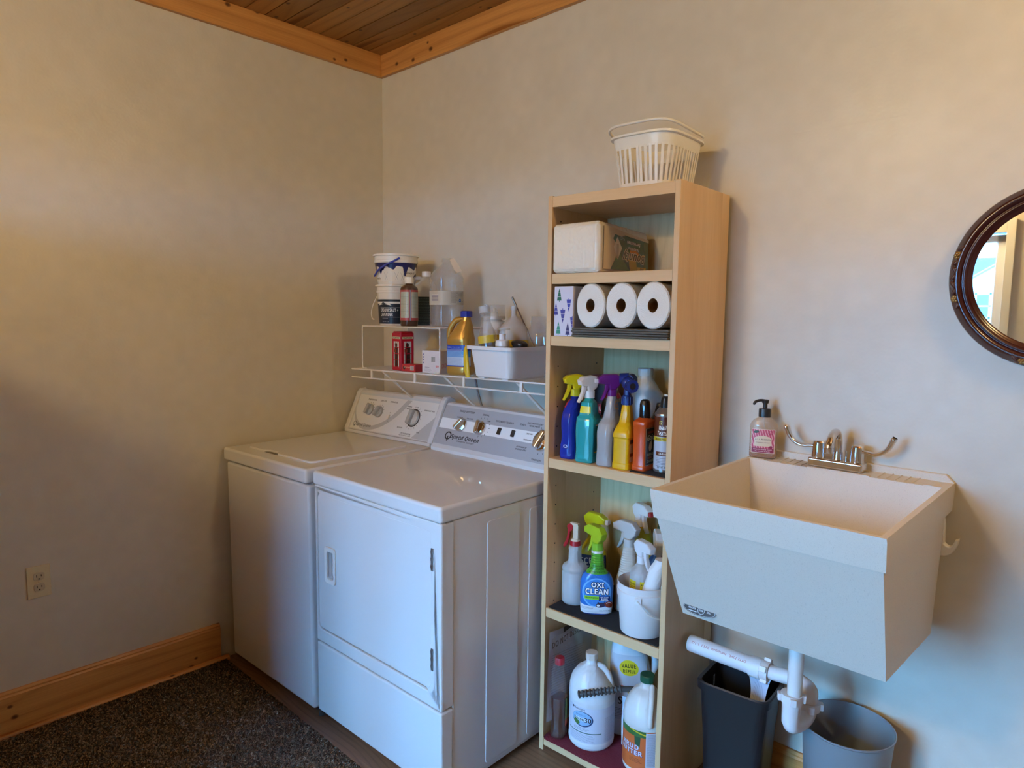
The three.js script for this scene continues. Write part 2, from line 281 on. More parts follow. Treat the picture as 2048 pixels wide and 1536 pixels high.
{
  const W = 0.634, t = thing('washing_machine', 'white top-loading washing machine with rotary knobs in the corner', 'washer', [0.034, -0.005, 0.8188], 0.9 * D2R);
  t.rotation.z = 0.95 * D2R;
  mesh('cabinet', [boxAt(0.004, W - 0.004, 0.035, 0.866, -0.71, -0.024, 0.004)], enamel, t);
  mesh('front_panel', [T(box(W, 0.832, 0.05, 0.012, 4), W / 2, 0.028 + 0.416, -0.03)], enamel, t);
  const deck = mesh('top_deck', [T(box(W + 0.004, 0.053, 0.735, 0.01, 4), W / 2, 0.8925, -0.361)], enamel, t);
  {
    const S = new THREE.Shape(); const x0 = 0.075, x1 = 0.565, z0 = 0.06, z1 = 0.5, r = 0.03;  // lid outline with a finger notch on the front edge
    S.moveTo(x0 + r, z0); S.lineTo(x0 + 0.14, z0); S.lineTo(x0 + 0.165, z0 + 0.016); S.lineTo(x0 + 0.225, z0 + 0.016); S.lineTo(x0 + 0.25, z0); S.lineTo(x1 - r, z0); S.quadraticCurveTo(x1, z0, x1, z0 + r); S.lineTo(x1, z1); S.lineTo(x0, z1); S.lineTo(x0, z0 + r); S.quadraticCurveTo(x0, z0, x0 + r, z0);
    const lid = mesh('lid', new THREE.ExtrudeGeometry(S, { depth: 0.006, bevelEnabled: true, bevelSize: 0.003, bevelThickness: 0.003, bevelSegments: 3, bevelOffset: -0.003 }).rotateX(-Math.PI / 2).scale(1, 1, 1).translate(0, 0.9175, 0), enamel, t);
    mesh('notch_shade', boxAt(x0 + 0.15, x0 + 0.24, 0.9195, 0.9205, -z0 - 0.014, -z0 + 0.002, 0.0003), mat(lin(0.18, 0.17, 0.16), 0.6), lid);  // grey sheet in the lid notch, shade of the gap given as colour
  }
  const c = { y0: 0.938, z0: -0.5880, y1: 1.098, z1: -0.6620 }; c.tilt = Math.atan2(c.z0 - c.z1, c.y1 - c.y0) ; c.tilt = Math.PI / 2 - c.tilt; 
  const prof = [[-0.72, 0.92], [-0.585, 0.92], [-0.585, 0.93], [-0.5885, 0.938], [-0.6625, 1.098], [-0.668, 1.108], [-0.68, 1.114], [-0.70, 1.112], [-0.715, 1.10], [-0.72, 1.08]];
  mesh('console', [profile(prof, W - 0.006, 0.004).translate(W / 2, 0, 0), ...[0.016, W - 0.016].map((x) => profile([[-0.72, 0.92], [-0.578, 0.92], [-0.576, 0.935], [-0.655, 1.105], [-0.668, 1.118], [-0.69, 1.121], [-0.72, 1.105]], 0.034, 0.009).translate(x, 0, 0))], enamel, t);
  mesh('console_foot', boxAt(0.02, W - 0.004, 0.919, 0.934, -0.6, -0.57, 0.004), enamel, t);
  const pr = printed(1024, 300, (g, w, h) => {
    g.fillStyle = '#dfe1e0'; g.fillRect(0, 0, w, h); g.fillStyle = '#b9bcbd';
    g.beginPath(); g.moveTo(0, 120); g.bezierCurveTo(60, 330, 380, 300, 560, 110); g.lineTo(640, 20); g.lineTo(700, 20); g.lineTo(640, 90); g.bezierCurveTo(430, 330, 60, 380, 0, 150); g.fill();
    g.beginPath(); g.moveTo(820, 300); g.lineTo(1024, 120); g.lineTo(1024, 300); g.fill();
    g.fillStyle = '#c4cdd2'; g.fillRect(0, 0, w, 16);
    txt(g, 'TEMPERATURE', 190, 50, 17, '#555'); txt(g, 'LOAD SIZE', 340, 48, 16, '#555'); txt(g, 'EXTRA RINSE', 480, 48, 16, '#555');
    txt(g, 'Speed Queen', 180, 262, 32, '#56595c', { italic: 'italic' }); g.strokeStyle = '#56595c'; g.lineWidth = 5; g.beginPath(); g.arc(58, 260, 17, 0, 7); g.stroke(); g.fillRect(55, 262, 6, 24);
    txt(g, 'CYCLE SELECTOR', 740, 276, 16, '#444'); txt(g, 'PUSH TO STOP PULL TO START', 740, 292, 10, '#666');
    txt(g, 'PERMANENT PRESS', 936, 80, 15, '#444', { w: 120 }); txt(g, 'NORMAL', 690, 66, 14, '#444'); txt(g, 'REGULAR', 690, 84, 14, '#444'); txt(g, 'DELICATE', 650, 236, 14, '#444'); txt(g, 'SPIN', 880, 252, 14, '#444'); txt(g, 'OFF', 780, 66, 13, '#444');
    g.strokeStyle = '#444'; g.lineWidth = 3; for (let i = 0; i < 18; i++) { const a = i / 18 * 6.283; g.beginPath(); g.moveTo(778 + 78 * Math.cos(a), 150 + 78 * Math.sin(a)); g.lineTo(778 + 90 * Math.cos(a), 150 + 90 * Math.sin(a)); g.stroke(); }
    for (const [x, y] of [[200, 130], [330, 140]]) for (let i = 0; i < 6; i++) { const a = -2.4 + i * 0.5; g.beginPath(); g.moveTo(x + 52 * Math.cos(a), y + 52 * Math.sin(a)); g.lineTo(x + 60 * Math.cos(a), y + 60 * Math.sin(a)); g.stroke(); }
    g.fillStyle = '#eef'; g.fillRect(468, 150, 18, 40); txt(g, 'ON', 477, 136, 10, '#666'); txt(g, 'OFF', 477, 204, 10, '#666');
  }, 0.3);
  mesh('control_panel', consoleFace(0.03, W - 0.034, c.y0, c.z0, c.y1, c.z1), pr, t);
  const pl = facePlace(c), kn = mat(lin(0.40, 0.40, 0.385), 0.35), X = (u) => 0.03 + (W - 0.064) * u;
  knob(t, 0.026, 0.03, kn, kn, pl(X(0.195), 0.56), -0.2); knob(t, 0.026, 0.03, kn, kn, pl(X(0.322), 0.53), -0.5);
  mesh('dial_ring', new THREE.CylinderGeometry(0.041, 0.041, 0.004, 32).rotateX(Math.PI / 2).applyMatrix4(pl(X(0.76), 0.5)), mat(lin(0.05, 0.05, 0.055), 0.4), t);
  knob(t, 0.034, 0.036, mat(lin(0.55, 0.55, 0.53), 0.35), kn, pl(X(0.76), 0.5), -0.1);
  mesh('rinse_switch', T(box(0.012, 0.022, 0.012, 0.002), 0, 0, 0.003).applyMatrix4(pl(X(0.465), 0.43)), whitePlastic, t);
  for (const [x, z] of [[0.04, -0.06], [W - 0.04, -0.06], [0.04, -0.66], [W - 0.04, -0.66]]) mesh('foot', cyl(0.018, 0.03, x, 0.006 - (x < 0.3 ? -0.005 : 0.006), z, 16), blackPlastic, t);
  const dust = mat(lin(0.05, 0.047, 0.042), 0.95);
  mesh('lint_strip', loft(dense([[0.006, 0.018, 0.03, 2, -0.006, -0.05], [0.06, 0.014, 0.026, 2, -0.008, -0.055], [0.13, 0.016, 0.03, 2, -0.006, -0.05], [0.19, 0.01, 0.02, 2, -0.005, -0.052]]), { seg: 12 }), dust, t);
}
// ---------- dryer ----------
{
  const W = 0.667, t = thing('clothes_dryer', 'white front-loading clothes dryer with a grey and white control panel', 'dryer', [0.6735, 0, 0.7915], 1.1 * D2R);
  mesh('cabinet', [boxAt(0.003, W - 0.0025, 0.03, 0.872, -0.7, -0.05, 0.004)], enamel, t);
  // upper front with an opening for the door, and the lower front
  const S = roundRect(0, 0.302, W, 0.8725, 0.006); const H = new THREE.Path(); roundRect(0.0125, 0.3505, 0.6315, 0.8515, 0.028, H); S.holes.push(H);
  mesh('front_panel', [extrude(S, 0.022, 0.005).translate(0, 0, -0.022), boxAt(W - 0.012, W, 0.304, 0.87, -0.05, -0.006, 0.004), boxAt(0, 0.012, 0.304, 0.87, -0.05, -0.006, 0.004)], enamel, t);
  mesh('lower_panel', [T(box(W, 0.262, 0.05, 0.007, 4), W / 2, 0.035 + 0.131, -0.025)], enamel, t);
  mesh('base_rail', boxAt(0.012, W - 0.004, 0.022, 0.036, -0.69, -0.018, 0.002), mat(lin(0.55, 0.57, 0.6), 0.4), t);
  const D = roundRect(0.0185, 0.3565, 0.6255, 0.8455, 0.026); { const h = new THREE.Path(); roundRect(0.078, 0.55, 0.122, 0.652, 0.012, h); D.holes.push(h); }
  const door = mesh('door', extrude(D, 0.02, 0.004).translate(0, 0, -0.0195), enamel, t);
  const hs = roundRect(0.066, 0.536, 0.130, 0.666, 0.014); { const h = new THREE.Path(); roundRect(0.080, 0.552, 0.120, 0.650, 0.011, h); hs.holes.push(h); }
  mesh('handle', [extrude(hs, 0.008, 0.002).translate(0, 0, -0.0012), boxAt(0.076, 0.124, 0.548, 0.654, -0.024, -0.0195, 0.001)], whitePlastic, door);
  for (const y of [0.726, 0.42]) mesh('hinge', [boxAt(0.623, 0.633, y, y + 0.068, -0.004, 0.0025, 0.001), ...[0.008, 0.03, 0.052].map((d) => boxAt(0.6225, 0.6335, y + d, y + d + 0.01, -0.003, 0.0036, 0.001))], mat(lin(0.28, 0.28, 0.29), 0.35, { metalness: 0.8 }), door);
  mesh('top_deck', [T(box(W + 0.005, 0.05, 0.722, 0.011, 4), W / 2, 0.8975, -0.355)], enamel, t);
  for (const [a, b] of [[-0.339, -0.19], [-0.66, -0.39]]) mesh('side_emboss', extrude(roundRect(-b, 0.045, -a, 0.84, 0.014), 0.004, 0.0018).rotateY(Math.PI / 2).translate(W - 0.0035, 0, 0), enamel, t);
  mesh('screw', new THREE.SphereGeometry(0.006, 12, 8).translate(W - 0.004, 0.05, -0.56), chrome, t);
  const c = { y0: 0.950, z0: -0.5430, y1: 1.098, z1: -0.6200 }; c.tilt = Math.PI / 2 - Math.atan2(c.z0 - c.z1, c.y1 - c.y0);
  mesh('console', [profile([[-0.7, 0.922], [-0.532, 0.922], [-0.531, 0.936], [-0.5435, 0.9495], [-0.6205, 1.0975], [-0.628, 1.106], [-0.645, 1.109], [-0.69, 1.10], [-0.7, 1.08]], W - 0.01, 0.006).translate(W / 2, 0, 0)], enamel, t);
  const pr = printed(1024, 280, (g, w, h) => {
    g.fillStyle = '#a9acb3'; g.fillRect(0, 0, w, h); g.fillStyle = '#e9edf0'; g.fillRect(0, 92, w, 74);
    txt(g, 'TIMED DRY TEMP', 205, 30, 17, '#333'); txt(g, 'SIGNAL', 375, 32, 16, '#333'); txt(g, 'NORMAL', 160, 74, 13, '#333'); txt(g, 'DELICATE', 250, 74, 13, '#333'); txt(g, 'LOW', 415, 70, 13, '#333'); txt(g, 'EXTENDED TUMBLE', 545, 60, 16, '#333'); txt(g, 'START', 690, 58, 16, '#333');
    txt(g, 'AUTOMATIC DRY', 780, 40, 15, '#333'); txt(g, 'PERM PRESS', 780, 58, 14, '#333'); txt(g, 'REGULAR', 930, 40, 14, '#333');
    txt(g, 'Speed Queen', 262, 212, 40, '#1c1d1f', { italic: 'italic' }); txt(g, 'COMMERCIAL HEAVY DUTY', 280, 240, 12, '#444'); g.strokeStyle = '#1c1d1f'; g.lineWidth = 9; g.beginPath(); g.arc(112, 212, 24, 0, 7); g.stroke(); g.fillStyle = '#1c1d1f'; g.fillRect(108, 214, 9, 36);
    txt(g, 'AUTOMATIC', 735, 200, 14, '#333'); txt(g, 'ENERGY DRY', 735, 216, 14, '#333'); txt(g, 'TIMED DRY', 870, 262, 14, '#333'); txt(g, 'LESS DRY', 760, 110, 12, '#333'); txt(g, 'MORE DRY', 760, 150, 12, '#333');
    g.strokeStyle = '#333'; g.lineWidth = 3; for (const [x, y, r] of [[372, 118, 60], [870, 138, 80]]) for (let i = 0; i < 10; i++) { const a = -2 + i * 0.4; g.beginPath(); g.moveTo(x + r * Math.cos(a), y + r * Math.sin(a)); g.lineTo(x + (r + 10) * Math.cos(a), y + (r + 10) * Math.sin(a)); g.stroke(); }
  }, 0.3);
  mesh('control_panel', consoleFace(0.012, W - 0.012, c.y0, c.z0, c.y1, c.z1), pr, t);
  const pl = facePlace(c), X = (u) => 0.012 + (W - 0.024) * u;
  for (const u of [0.19, 0.355]) knob(t, 0.028, 0.03, chrome, chrome, pl(X(u), 0.55), u > 0.3 ? 0.1 : -0.6);
  knob(t, 0.038, 0.034, chrome, chrome, pl(X(0.85), 0.5), -0.3);
  for (const u of [0.515, 0.625]) mesh('switch', T(box(0.014, 0.026, 0.012, 0.002), 0, 0, 0.003).applyMatrix4(pl(X(u), 0.55)), blackPlastic, t);
  for (const [x, z] of [[0.05, -0.06], [W - 0.05, -0.06], [0.05, -0.64], [W - 0.05, -0.64]]) mesh('foot', cyl(0.02, 0.028, x, 0, z, 16), blackPlastic, t);
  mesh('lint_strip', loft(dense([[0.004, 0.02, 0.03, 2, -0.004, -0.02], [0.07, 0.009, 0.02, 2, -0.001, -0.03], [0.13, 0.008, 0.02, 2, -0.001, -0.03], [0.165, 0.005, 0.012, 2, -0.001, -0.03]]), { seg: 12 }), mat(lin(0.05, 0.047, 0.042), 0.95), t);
}
{ // vent hose and cord behind the machines
  const g = []; for (let i = 0; i < 26; i++) { const a = (i / 25) * Math.PI; g.push(new THREE.TorusGeometry(0.05, 0.005, 6, 20).rotateY(Math.PI / 2).translate(0, 0, 0).rotateZ(a).translate(0.92 + 0.09 * Math.cos(a) * -1, 1.0 + 0.06 * Math.sin(a), 0.0585)); }
  const t = thing('vent_hose', 'ribbed grey vent hose behind the dryer console', 'hose', [0, 0, 0]);
  mesh('rib', g, mat(lin(0.35, 0.36, 0.38), 0.4, { metalness: 0.6 }), t);
  tag(mesh('power_cord', tube([[0.66, 1.22, 0.007], [0.70, 1.1, 0.009], [0.75, 1.04, 0.012], [0.79, 0.96, 0.02], [0.8, 0.9, 0.02]], 0.0036, 32), mat(lin(0.36, 0.36, 0.37), 0.6)), 'grey power cord hanging on the wall behind the dryer', 'cord');
}
// ---------- outlet ----------
{
  const t = thing('wall_outlet', 'ivory duplex wall outlet on the left wall', 'outlet', [0, 0.522, 1.48], Math.PI / 2);
  mesh('cover_plate', T(box(0.07, 0.114, 0.006, 0.002, 3), 0, 0, 0.003), cream, t);
  for (const y of [0.0195, -0.0195]) {
    const r = mesh('receptacle', extrude(roundRect(-0.0165, y - 0.014, 0.0165, y + 0.014, 0.011), 0.004, 0.001).translate(0, 0, 0.0045), mat(lin(0.55, 0.47, 0.32), 0.4), t);
    mesh('slot', [boxAt(-0.008, -0.0058, y - 0.002, y + 0.007, 0.006, 0.0088, 0), boxAt(0.0058, 0.008, y - 0.001, y + 0.006, 0.006, 0.0088, 0), new THREE.CylinderGeometry(0.0026, 0.0026, 0.003, 12).rotateX(Math.PI / 2).translate(0, y - 0.0085, 0.0074)], darkGap, r);
  }
  mesh('screw', new THREE.SphereGeometry(0.003, 10, 6).scale(1, 1, 0.5).translate(0, 0, 0.006), cream, t);
}
// ---------- bookcase ----------
const BK = { x: 1.3622, z: 0.3571, a: 2.49 * D2R, W: 0.4545, D: 0.322, H: 1.8453 };
const inBk = (x, y, z) => [BK.x + x * Math.cos(BK.a) + z * Math.sin(BK.a), y, BK.z - x * Math.sin(BK.a) + z * Math.cos(BK.a)];
const SH = { s2: 1.603, s3: 1.408, s4: 1.011, s5: 0.504, s6: 0.05 };
{
  const t = thing('bookcase', 'tall narrow maple bookcase filled with cleaning supplies', 'bookcase', [BK.x, 0, BK.z], BK.a), { W, D, H } = BK, s = 0.017;
  const side = (x, o) => woodUV(boxAt(x, x + s, 0, H, -D, 0, 0.0015), 1, o, o * 3);
  const L = mesh('side_panel', side(0, 0.1), maple, t); mesh('side_panel', side(W - s, 0.27), maple, t);
  mesh('back_panel', woodUV(boxAt(0.004, W - 0.004, 0.02, H - 0.01, -D - 0.004, -D + 0.006, 0), 1), mapleBack, t);
  mesh('top_board', woodUV(boxAt(s, W - s, 1.8097, 1.8425, -D, -0.001, 0.0015), 0, 0.05, 0.1), maple, t);
  Object.values(SH).forEach((y, i) => mesh('shelf', woodUV(boxAt(s + 0.0006, W - s - 0.0006, i === 4 ? 0.018 : y - 0.0315, y, -D + 0.006, -0.002, 0.0015), 0, 0.11 * i, 0.23 * i), maple, t));
  const hole = new THREE.CylinderGeometry(0.0026, 0.0026, 0.001, 10).rotateZ(Math.PI / 2);
  for (const z of [-0.045, -0.27]) for (let y = 0.12; y < 1.8; y += 0.066) { if (Object.values(SH).some((v) => y > v - 0.035 && y < v + 0.004)) continue; const o = mesh('peg_hole', hole, darkGap, L); o.position.set(s + 0.0002, y, z); }
  for (const y of [1.58, 1.565]) mesh('hook_screw', new THREE.SphereGeometry(0.004, 10, 8).translate(-0.002, y, -0.02), mat(lin(0.5, 0.35, 0.12), 0.3, { metalness: 1 }), L);
}
// ---------- laundry sink ----------
const SK = { x0: 1.9226, x1: 2.4412, z: 0.6214, y: 1.0587 };
const tubTex = dataTex(512, 512, (x, y) => { const n = hash(x, y), m = vnoise(x / 5, y / 5, 102, 102), s = n > 0.985 ? -38 : n < 0.02 ? 14 : 0, d = m > 0.9 ? -10 : 0; return [212 + s + d, 203 + s + d, 190 + s + d]; }, true, [4, 4]);
const tubM = mat('#ffffff', 0.5, { map: tubTex });
{
  const { x0, x1, z, y } = SK, cx = (x0 + x1) / 2, t = thing('laundry_sink', 'wall-hung stone-coloured plastic laundry sink with speckled finish', 'sink', [cx, 0, 0]);
  const w = (x1 - x0) / 2, th = 0.014;
  // outer rim band, tapered body, sloping front, open basin: quads between rectangular rings
  const ring = (yF, yB, hx, zF, zB) => [[-hx, yF, zF], [hx, yF, zF], [hx, yB, zB], [-hx, yB, zB]];
  const rings = [
    ring(0.705, 0.668, w - 0.020, 0.470, 0.055), ring(0.74, 0.72, w - 0.018, 0.486, 0.055), ring(0.984, 0.984, w - 0.0085, 0.5965, 0.055), ring(0.986, 0.986, w - 0.003, 0.603, 0.0), ring(1.05, 1.05, w - 0.0006, 0.619, 0.0), ring(y, y, w - 0.0016, 0.6205, 0.0),
    ring(y, y, w - th, 0.6205 - th, 0.094), ring(y - 0.006, y - 0.006, w - th - 0.003, 0.6175 - th, 0.0965), ring(0.76, 0.74, w - 0.055, 0.470, 0.14), ring(0.735, 0.715, w - 0.075, 0.45, 0.16)];
  const pos = [], idx = [], q = (a, b, c, d) => { const i = pos.length / 3; for (const p of [a, b, c, d]) pos.push(...p); idx.push(i, i + 1, i + 2, i, i + 2, i + 3); };
  for (let i = 0; i < rings.length - 1; i++) for (let k = 0; k < 4; k++) q(rings[i][k], rings[i][(k + 1) % 4], rings[i + 1][(k + 1) % 4], rings[i + 1][k]);
  const B = rings[0]; q(B[3], B[2], B[1], B[0]); const E = rings[rings.length - 1]; q(E[0], E[1], E[2], E[3]);
  let g = new THREE.BufferGeometry(); g.setAttribute('position', new THREE.Float32BufferAttribute(pos, 3)); g.setIndex(idx); g = toCreasedNormals(mergeVertices(g, 1e-4), 0.35); g.setAttribute('uv', new THREE.BufferAttribute(new Float32Array(g.attributes.position.count * 2), 2));
  mesh('tub', woodUV(g, 1), tubM, t);
  mesh('rear_bracket', woodUV(boxAt(-w + 0.03, w - 0.03, 0.70, 0.98, 0, 0.054, 0.004), 1), tubM, t);
  mesh('backsplash', woodUV(extrude(shapeOf([[-w, y - 0.004], [w, y - 0.004], [w, y], [w - 0.02, y + 0.0195], [-w + 0.02, y + 0.0195], [-w, y]]), 0.014, 0.002).translate(0, 0, 0), 1), tubM, t);
  // ribs of the two soap ledges and the raised edge along the basin
  const rib = [], tray = mat(lin(0.69, 0.56, 0.40), 0.5, { map: tubTex });
  for (const s of [-1, 1]) { for (let k = 0; k < 5; k++) { const gg = T(box(0.0022, 0.003, 0.074, 0.0008, 1), s * (0.098 + k * 0.021), y + 0.001, 0.05); rib.push(gg); } }
  mesh('ledge_rib', rib, tubM, t);
  mesh('ledge_edge', [boxAt(-0.262 + 0.014, -0.20, y - 0.002, y + 0.003, 0.085, 0.094, 0.001), boxAt(-0.078, 0.082, y - 0.002, y + 0.003, 0.085, 0.094, 0.001), boxAt(0.205, w - 0.014, y - 0.002, y + 0.003, 0.085, 0.094, 0.001)].map((gg) => woodUV(gg, 1)), tubM, t);
  const stick = printed(512, 170, (gx, W_, H_) => {
    gx.fillStyle = '#17181b'; gx.fillRect(0, 0, W_, H_); gx.strokeStyle = '#aeb4b8'; gx.lineWidth = 5; gx.beginPath(); gx.ellipse(256, 85, 246, 76, 0, 0, 7); gx.stroke(); gx.fillStyle = '#aeb4b8'; gx.fillRect(90, 40, 130, 16); gx.fillRect(90, 118, 130, 14); gx.beginPath(); gx.arc(285, 85, 56, 0, 7); gx.fill(); gx.fillStyle = '#17181b'; gx.beginPath(); gx.arc(285, 85, 48, 0, 7); gx.fill(); txt(gx, 'ELM', 285, 86, 38, '#c9ced1'); txt(gx, 'MUSTEE', 140, 86, 36, '#c9ced1', { w: 120 }); txt(gx, 'INC', 405, 86, 36, '#c9ced1');
  });
  const sd = new THREE.CircleGeometry(1, 40).scale(0.044, 0.0145, 1), o = mesh('maker_sticker', sd, stick, t); o.position.set(-0.185, 0.735, 0.4868); o.rotation.set(-24.5 * D2R, 0, 0);
  mesh('drain', [cyl(0.04, 0.004, 0, 0.7185, 0.3)], chrome, t);
  mesh('tailpiece', [cyl(0.0185, 0.23, -0.006, 0.475, 0.3, 20)], whitePlastic, t);
}
{ // hook hung on the right flank of the tub
  const t = thing('wall_hook', 'white plastic hook on the wall beside the sink', 'hook', [2.425, 0.88, 0.0]);
  const S = new THREE.Shape(); S.moveTo(0, 0.10); S.quadraticCurveTo(0.006, 0.10, 0.008, 0.07); S.lineTo(0.009, 0.03); S.quadraticCurveTo(0.024, 0.012, 0.032, 0.042); S.lineTo(0.04, 0.046); S.quadraticCurveTo(0.036, 0.004, 0.012, -0.004); S.lineTo(-0.004, -0.004); S.lineTo(-0.003, 0.09); S.closePath();
  mesh('plate', boxAt(-0.012, -0.001, -0.008, 0.105, 0, 0.05, 0.003), mat(lin(0.35, 0.32, 0.28), 0.5), t);
  mesh('prong', extrude(S, 0.022, 0.003).translate(0, 0, 0.03), whitePlastic, t);
}
{ // faucet
  const t = thing('faucet', 'chrome two-handle faucet with wrist blades on the sink ledge', 'faucet', [2.170, 1.0605, 0.056]);
  mesh('base', [T(box(0.142, 0.026, 0.054, 0.006, 3), 0, 0.013, 0)], chrome, t);
  for (const s of [-1, 1]) {
    const x = s * 0.05, post = mesh('valve_post', [cyl(0.0185, 0.042, x, 0.025, 0, 24, 0.0165), cyl(0.0165, 0.004, x, 0.067, 0, 24, 0.0135)], chrome, t), out = [];
    for (const [d, yy, wd] of [[0, 0.056, 0.009], [0.02, 0.056, 0.0085], [0.042, 0.0535, 0.010], [0.062, 0.06, 0.013], [0.078, 0.076, 0.0145], [0.087, 0.096, 0.0145], [0.092, 0.106, 0.006]]) out.push([x + s * d, yy, wd]);
    // blade swept along its spine, thin and widening towards the tip
    const pos = [], idx = [], n = 10, pts = new THREE.CatmullRomCurve3(out.map(([a, b, c]) => new THREE.Vector3(a, b, c))).getPoints(20);
    pts.forEach((p, i) => { const q2 = pts[Math.min(i + 1, 20)].clone().sub(pts[Math.max(i - 1, 0)]); q2.z = 0; q2.normalize(); const nx = -q2.y, ny = q2.x; for (let k = 0; k < n; k++) { const a = (k / n) * 2 * Math.PI, tt = (0.0038 + 0.0042 * (i / 20) * (i > 18 ? 0.7 : 1)) * Math.sin(a), ww = Math.min(p.z, 0.010) * Math.cos(a); pos.push(p.x + nx * tt, p.y + ny * tt, ww + 0.012 * (i / 20)); } });
    for (let i = 0; i < 20; i++) for (let k = 0; k < n; k++) { const a = i * n + k, b = i * n + (k + 1) % n; s > 0 ? idx.push(a, b + n, b, a, a + n, b + n) : idx.push(a, b, b + n, a, b + n, a + n); }
    const g = new THREE.BufferGeometry(); g.setAttribute('position', new THREE.Float32BufferAttribute(pos, 3)); g.setIndex(idx); g.computeVertexNormals();
    mesh('wrist_blade', g, mat(lin(0.72, 0.72, 0.74), 0.1, { metalness: 1, side: THREE.DoubleSide }), post);
  }
  mesh('spout', [cyl(0.0145, 0.022, 0, 0.025, -0.002, 24, 0.0125), tube([[0, 0.03, -0.002], [0, 0.07, -0.002], [0, 0.094, 0.008], [0.002, 0.105, 0.03], [0.004, 0.1, 0.062], [0.006, 0.082, 0.088], [0.006, 0.068, 0.094]], 0.0105, 40, 16), cyl(0.0125, 0.014, 0.006, 0.058, 0.094, 20)], chrome, t);
  mesh('lift_rod', [wire([0.018, 0.025, -0.016], [0.018, 0.05, -0.016], 0.003)], chrome, t);
}
{ // drain trap under the sink
  const t = thing('drain_trap', 'white plastic drain trap with slip nuts under the sink', 'pipe', [2.176, 0, 0.3]);
  const pvc = mat(lin(0.78, 0.78, 0.80), 0.32);
  const nut = (x, y, z, ax) => { const g = [new THREE.CylinderGeometry(0.027, 0.027, 0.022, 24)]; for (let k = 0; k < 4; k++) g.push(T(box(0.011, 0.02, 0.016, 0.002, 1), 0.029, 0, 0).rotateY(k * Math.PI / 2 + 0.5)); const m = mergeAll(g); if (ax === 'x') m.rotateZ(Math.PI / 2); return m.translate(x, y, z); };
  mesh('bend', [cyl(0.0215, 0.075, -0.006, 0.425, 0, 20, 0.0235), tube([[-0.006, 0.47, 0], [-0.006, 0.43, 0], [-0.003, 0.415, -0.01], [0.004, 0.408, -0.05], [0.008, 0.42, -0.09], [0.006, 0.46, -0.1]], 0.0205, 40, 16), tube([[0.006, 0.45, -0.1], [0.004, 0.478, -0.1], [-0.03, 0.492, -0.1], [-0.1, 0.4865, -0.1]], 0.02, 32, 16)], pvc, t);
  mesh('slip_nut', nut(-0.006, 0.495, 0, 'y'), pvc, t); mesh('slip_nut', nut(0.007, 0.437, -0.098, 'y'), pvc, t); mesh('slip_nut', nut(-0.115, 0.4855, -0.1, 'x'), pvc, t);
  mesh('coupling', new THREE.CylinderGeometry(0.029, 0.029, 0.032, 24).rotateZ(Math.PI / 2).translate(-0.142, 0.485, -0.1), pvc, t);
  const pp = printed(512, 256, (g, w, h) => { g.fillStyle = '#e4e4e8'; g.fillRect(0, 0, w, h); g.save(); g.translate(w / 2, 120); g.rotate(Math.PI); txt(g, 'OTTE PIPE   harlequin  7112  1-1/2', 0, 0, 30, '#a4453f', { weight: '', w: 480 }); g.restore(); }, 0.35);
  const pipe = mesh('pipe', new THREE.CylinderGeometry(0.0242, 0.0242, 0.2, 28, 1, false).rotateZ(Math.PI / 2).translate(-0.25, 0.485, -0.1), pvc, t);
  const pg = new THREE.CylinderGeometry(0.0246, 0.0246, 0.19, 20, 1, true, 0, Math.PI).rotateZ(Math.PI / 2).rotateX(1.0).translate(-0.25, 0.485, -0.1), pu = pg.attributes.uv; for (let i = 0; i < pu.count; i++) { const u = pu.getX(i), v = pu.getY(i); pu.setXY(i, 1 - v, u); }
  mesh('pipe_print', pg, pp, pipe);
}
// ---------- bins ----------
{
  const t = thing('waste_bin', 'round grey plastic waste bin on the floor below the sink', 'bin', [2.262, 0, 0.135]);
  mesh('body', lathe([[0.001, 0.006], [0.085, 0.006], [0.0868, 0.012], [0.1125, 0.38], [0.1165, 0.384], [0.1165, 0.388], [0.1135, 0.388], [0.1105, 0.38], [0.085, 0.0], [0.0, 0.0]].reverse().map(([r, y]) => [r, Math.max(0, y)]), 56), mat(lin(0.22, 0.245, 0.265), 0.42, { side: THREE.DoubleSide }), t);
}
{
  const t = thing('rubbish_bin', 'black rectangular plastic bin on the floor beside the bookcase', 'bin', [1.962, 0, 0.135], 5 * D2R);
  const o = dense([[0, 0.165, 0.125, 7], [0.2, 0.18, 0.142, 7], [0.37, 0.2, 0.164, 7]], 3), i = dense([[0.006, 0.158, 0.118, 7], [0.37, 0.194, 0.158, 7]], 3);
  const bm = mat(lin(0.012, 0.013, 0.015), 0.42, { side: THREE.DoubleSide });
  mesh('body', [loft([...o, [0.37, 0.216, 0.18, 7], [0.392, 0.218, 0.182, 7], [0.396, 0.212, 0.176, 7], [0.392, 0.196, 0.16, 7], ...i.slice().reverse()], { seg: 48, top: true })], bm, t);
  const st = printed(64, 160, (g, w, h) => { g.fillStyle = '#cfd6e2'; g.fillRect(0, 0, w, h); g.save(); g.translate(32, 80); g.rotate(-Math.PI / 2); txt(g, 'V.RM', 0, 0, 44, '#333'); g.restore(); });
  const s = mesh('sticker', new THREE.PlaneGeometry(0.012, 0.034), st, t); s.position.set(-0.0945, 0.345, -0.035); s.rotation.set(0, Math.PI / 2, 0.0);
}
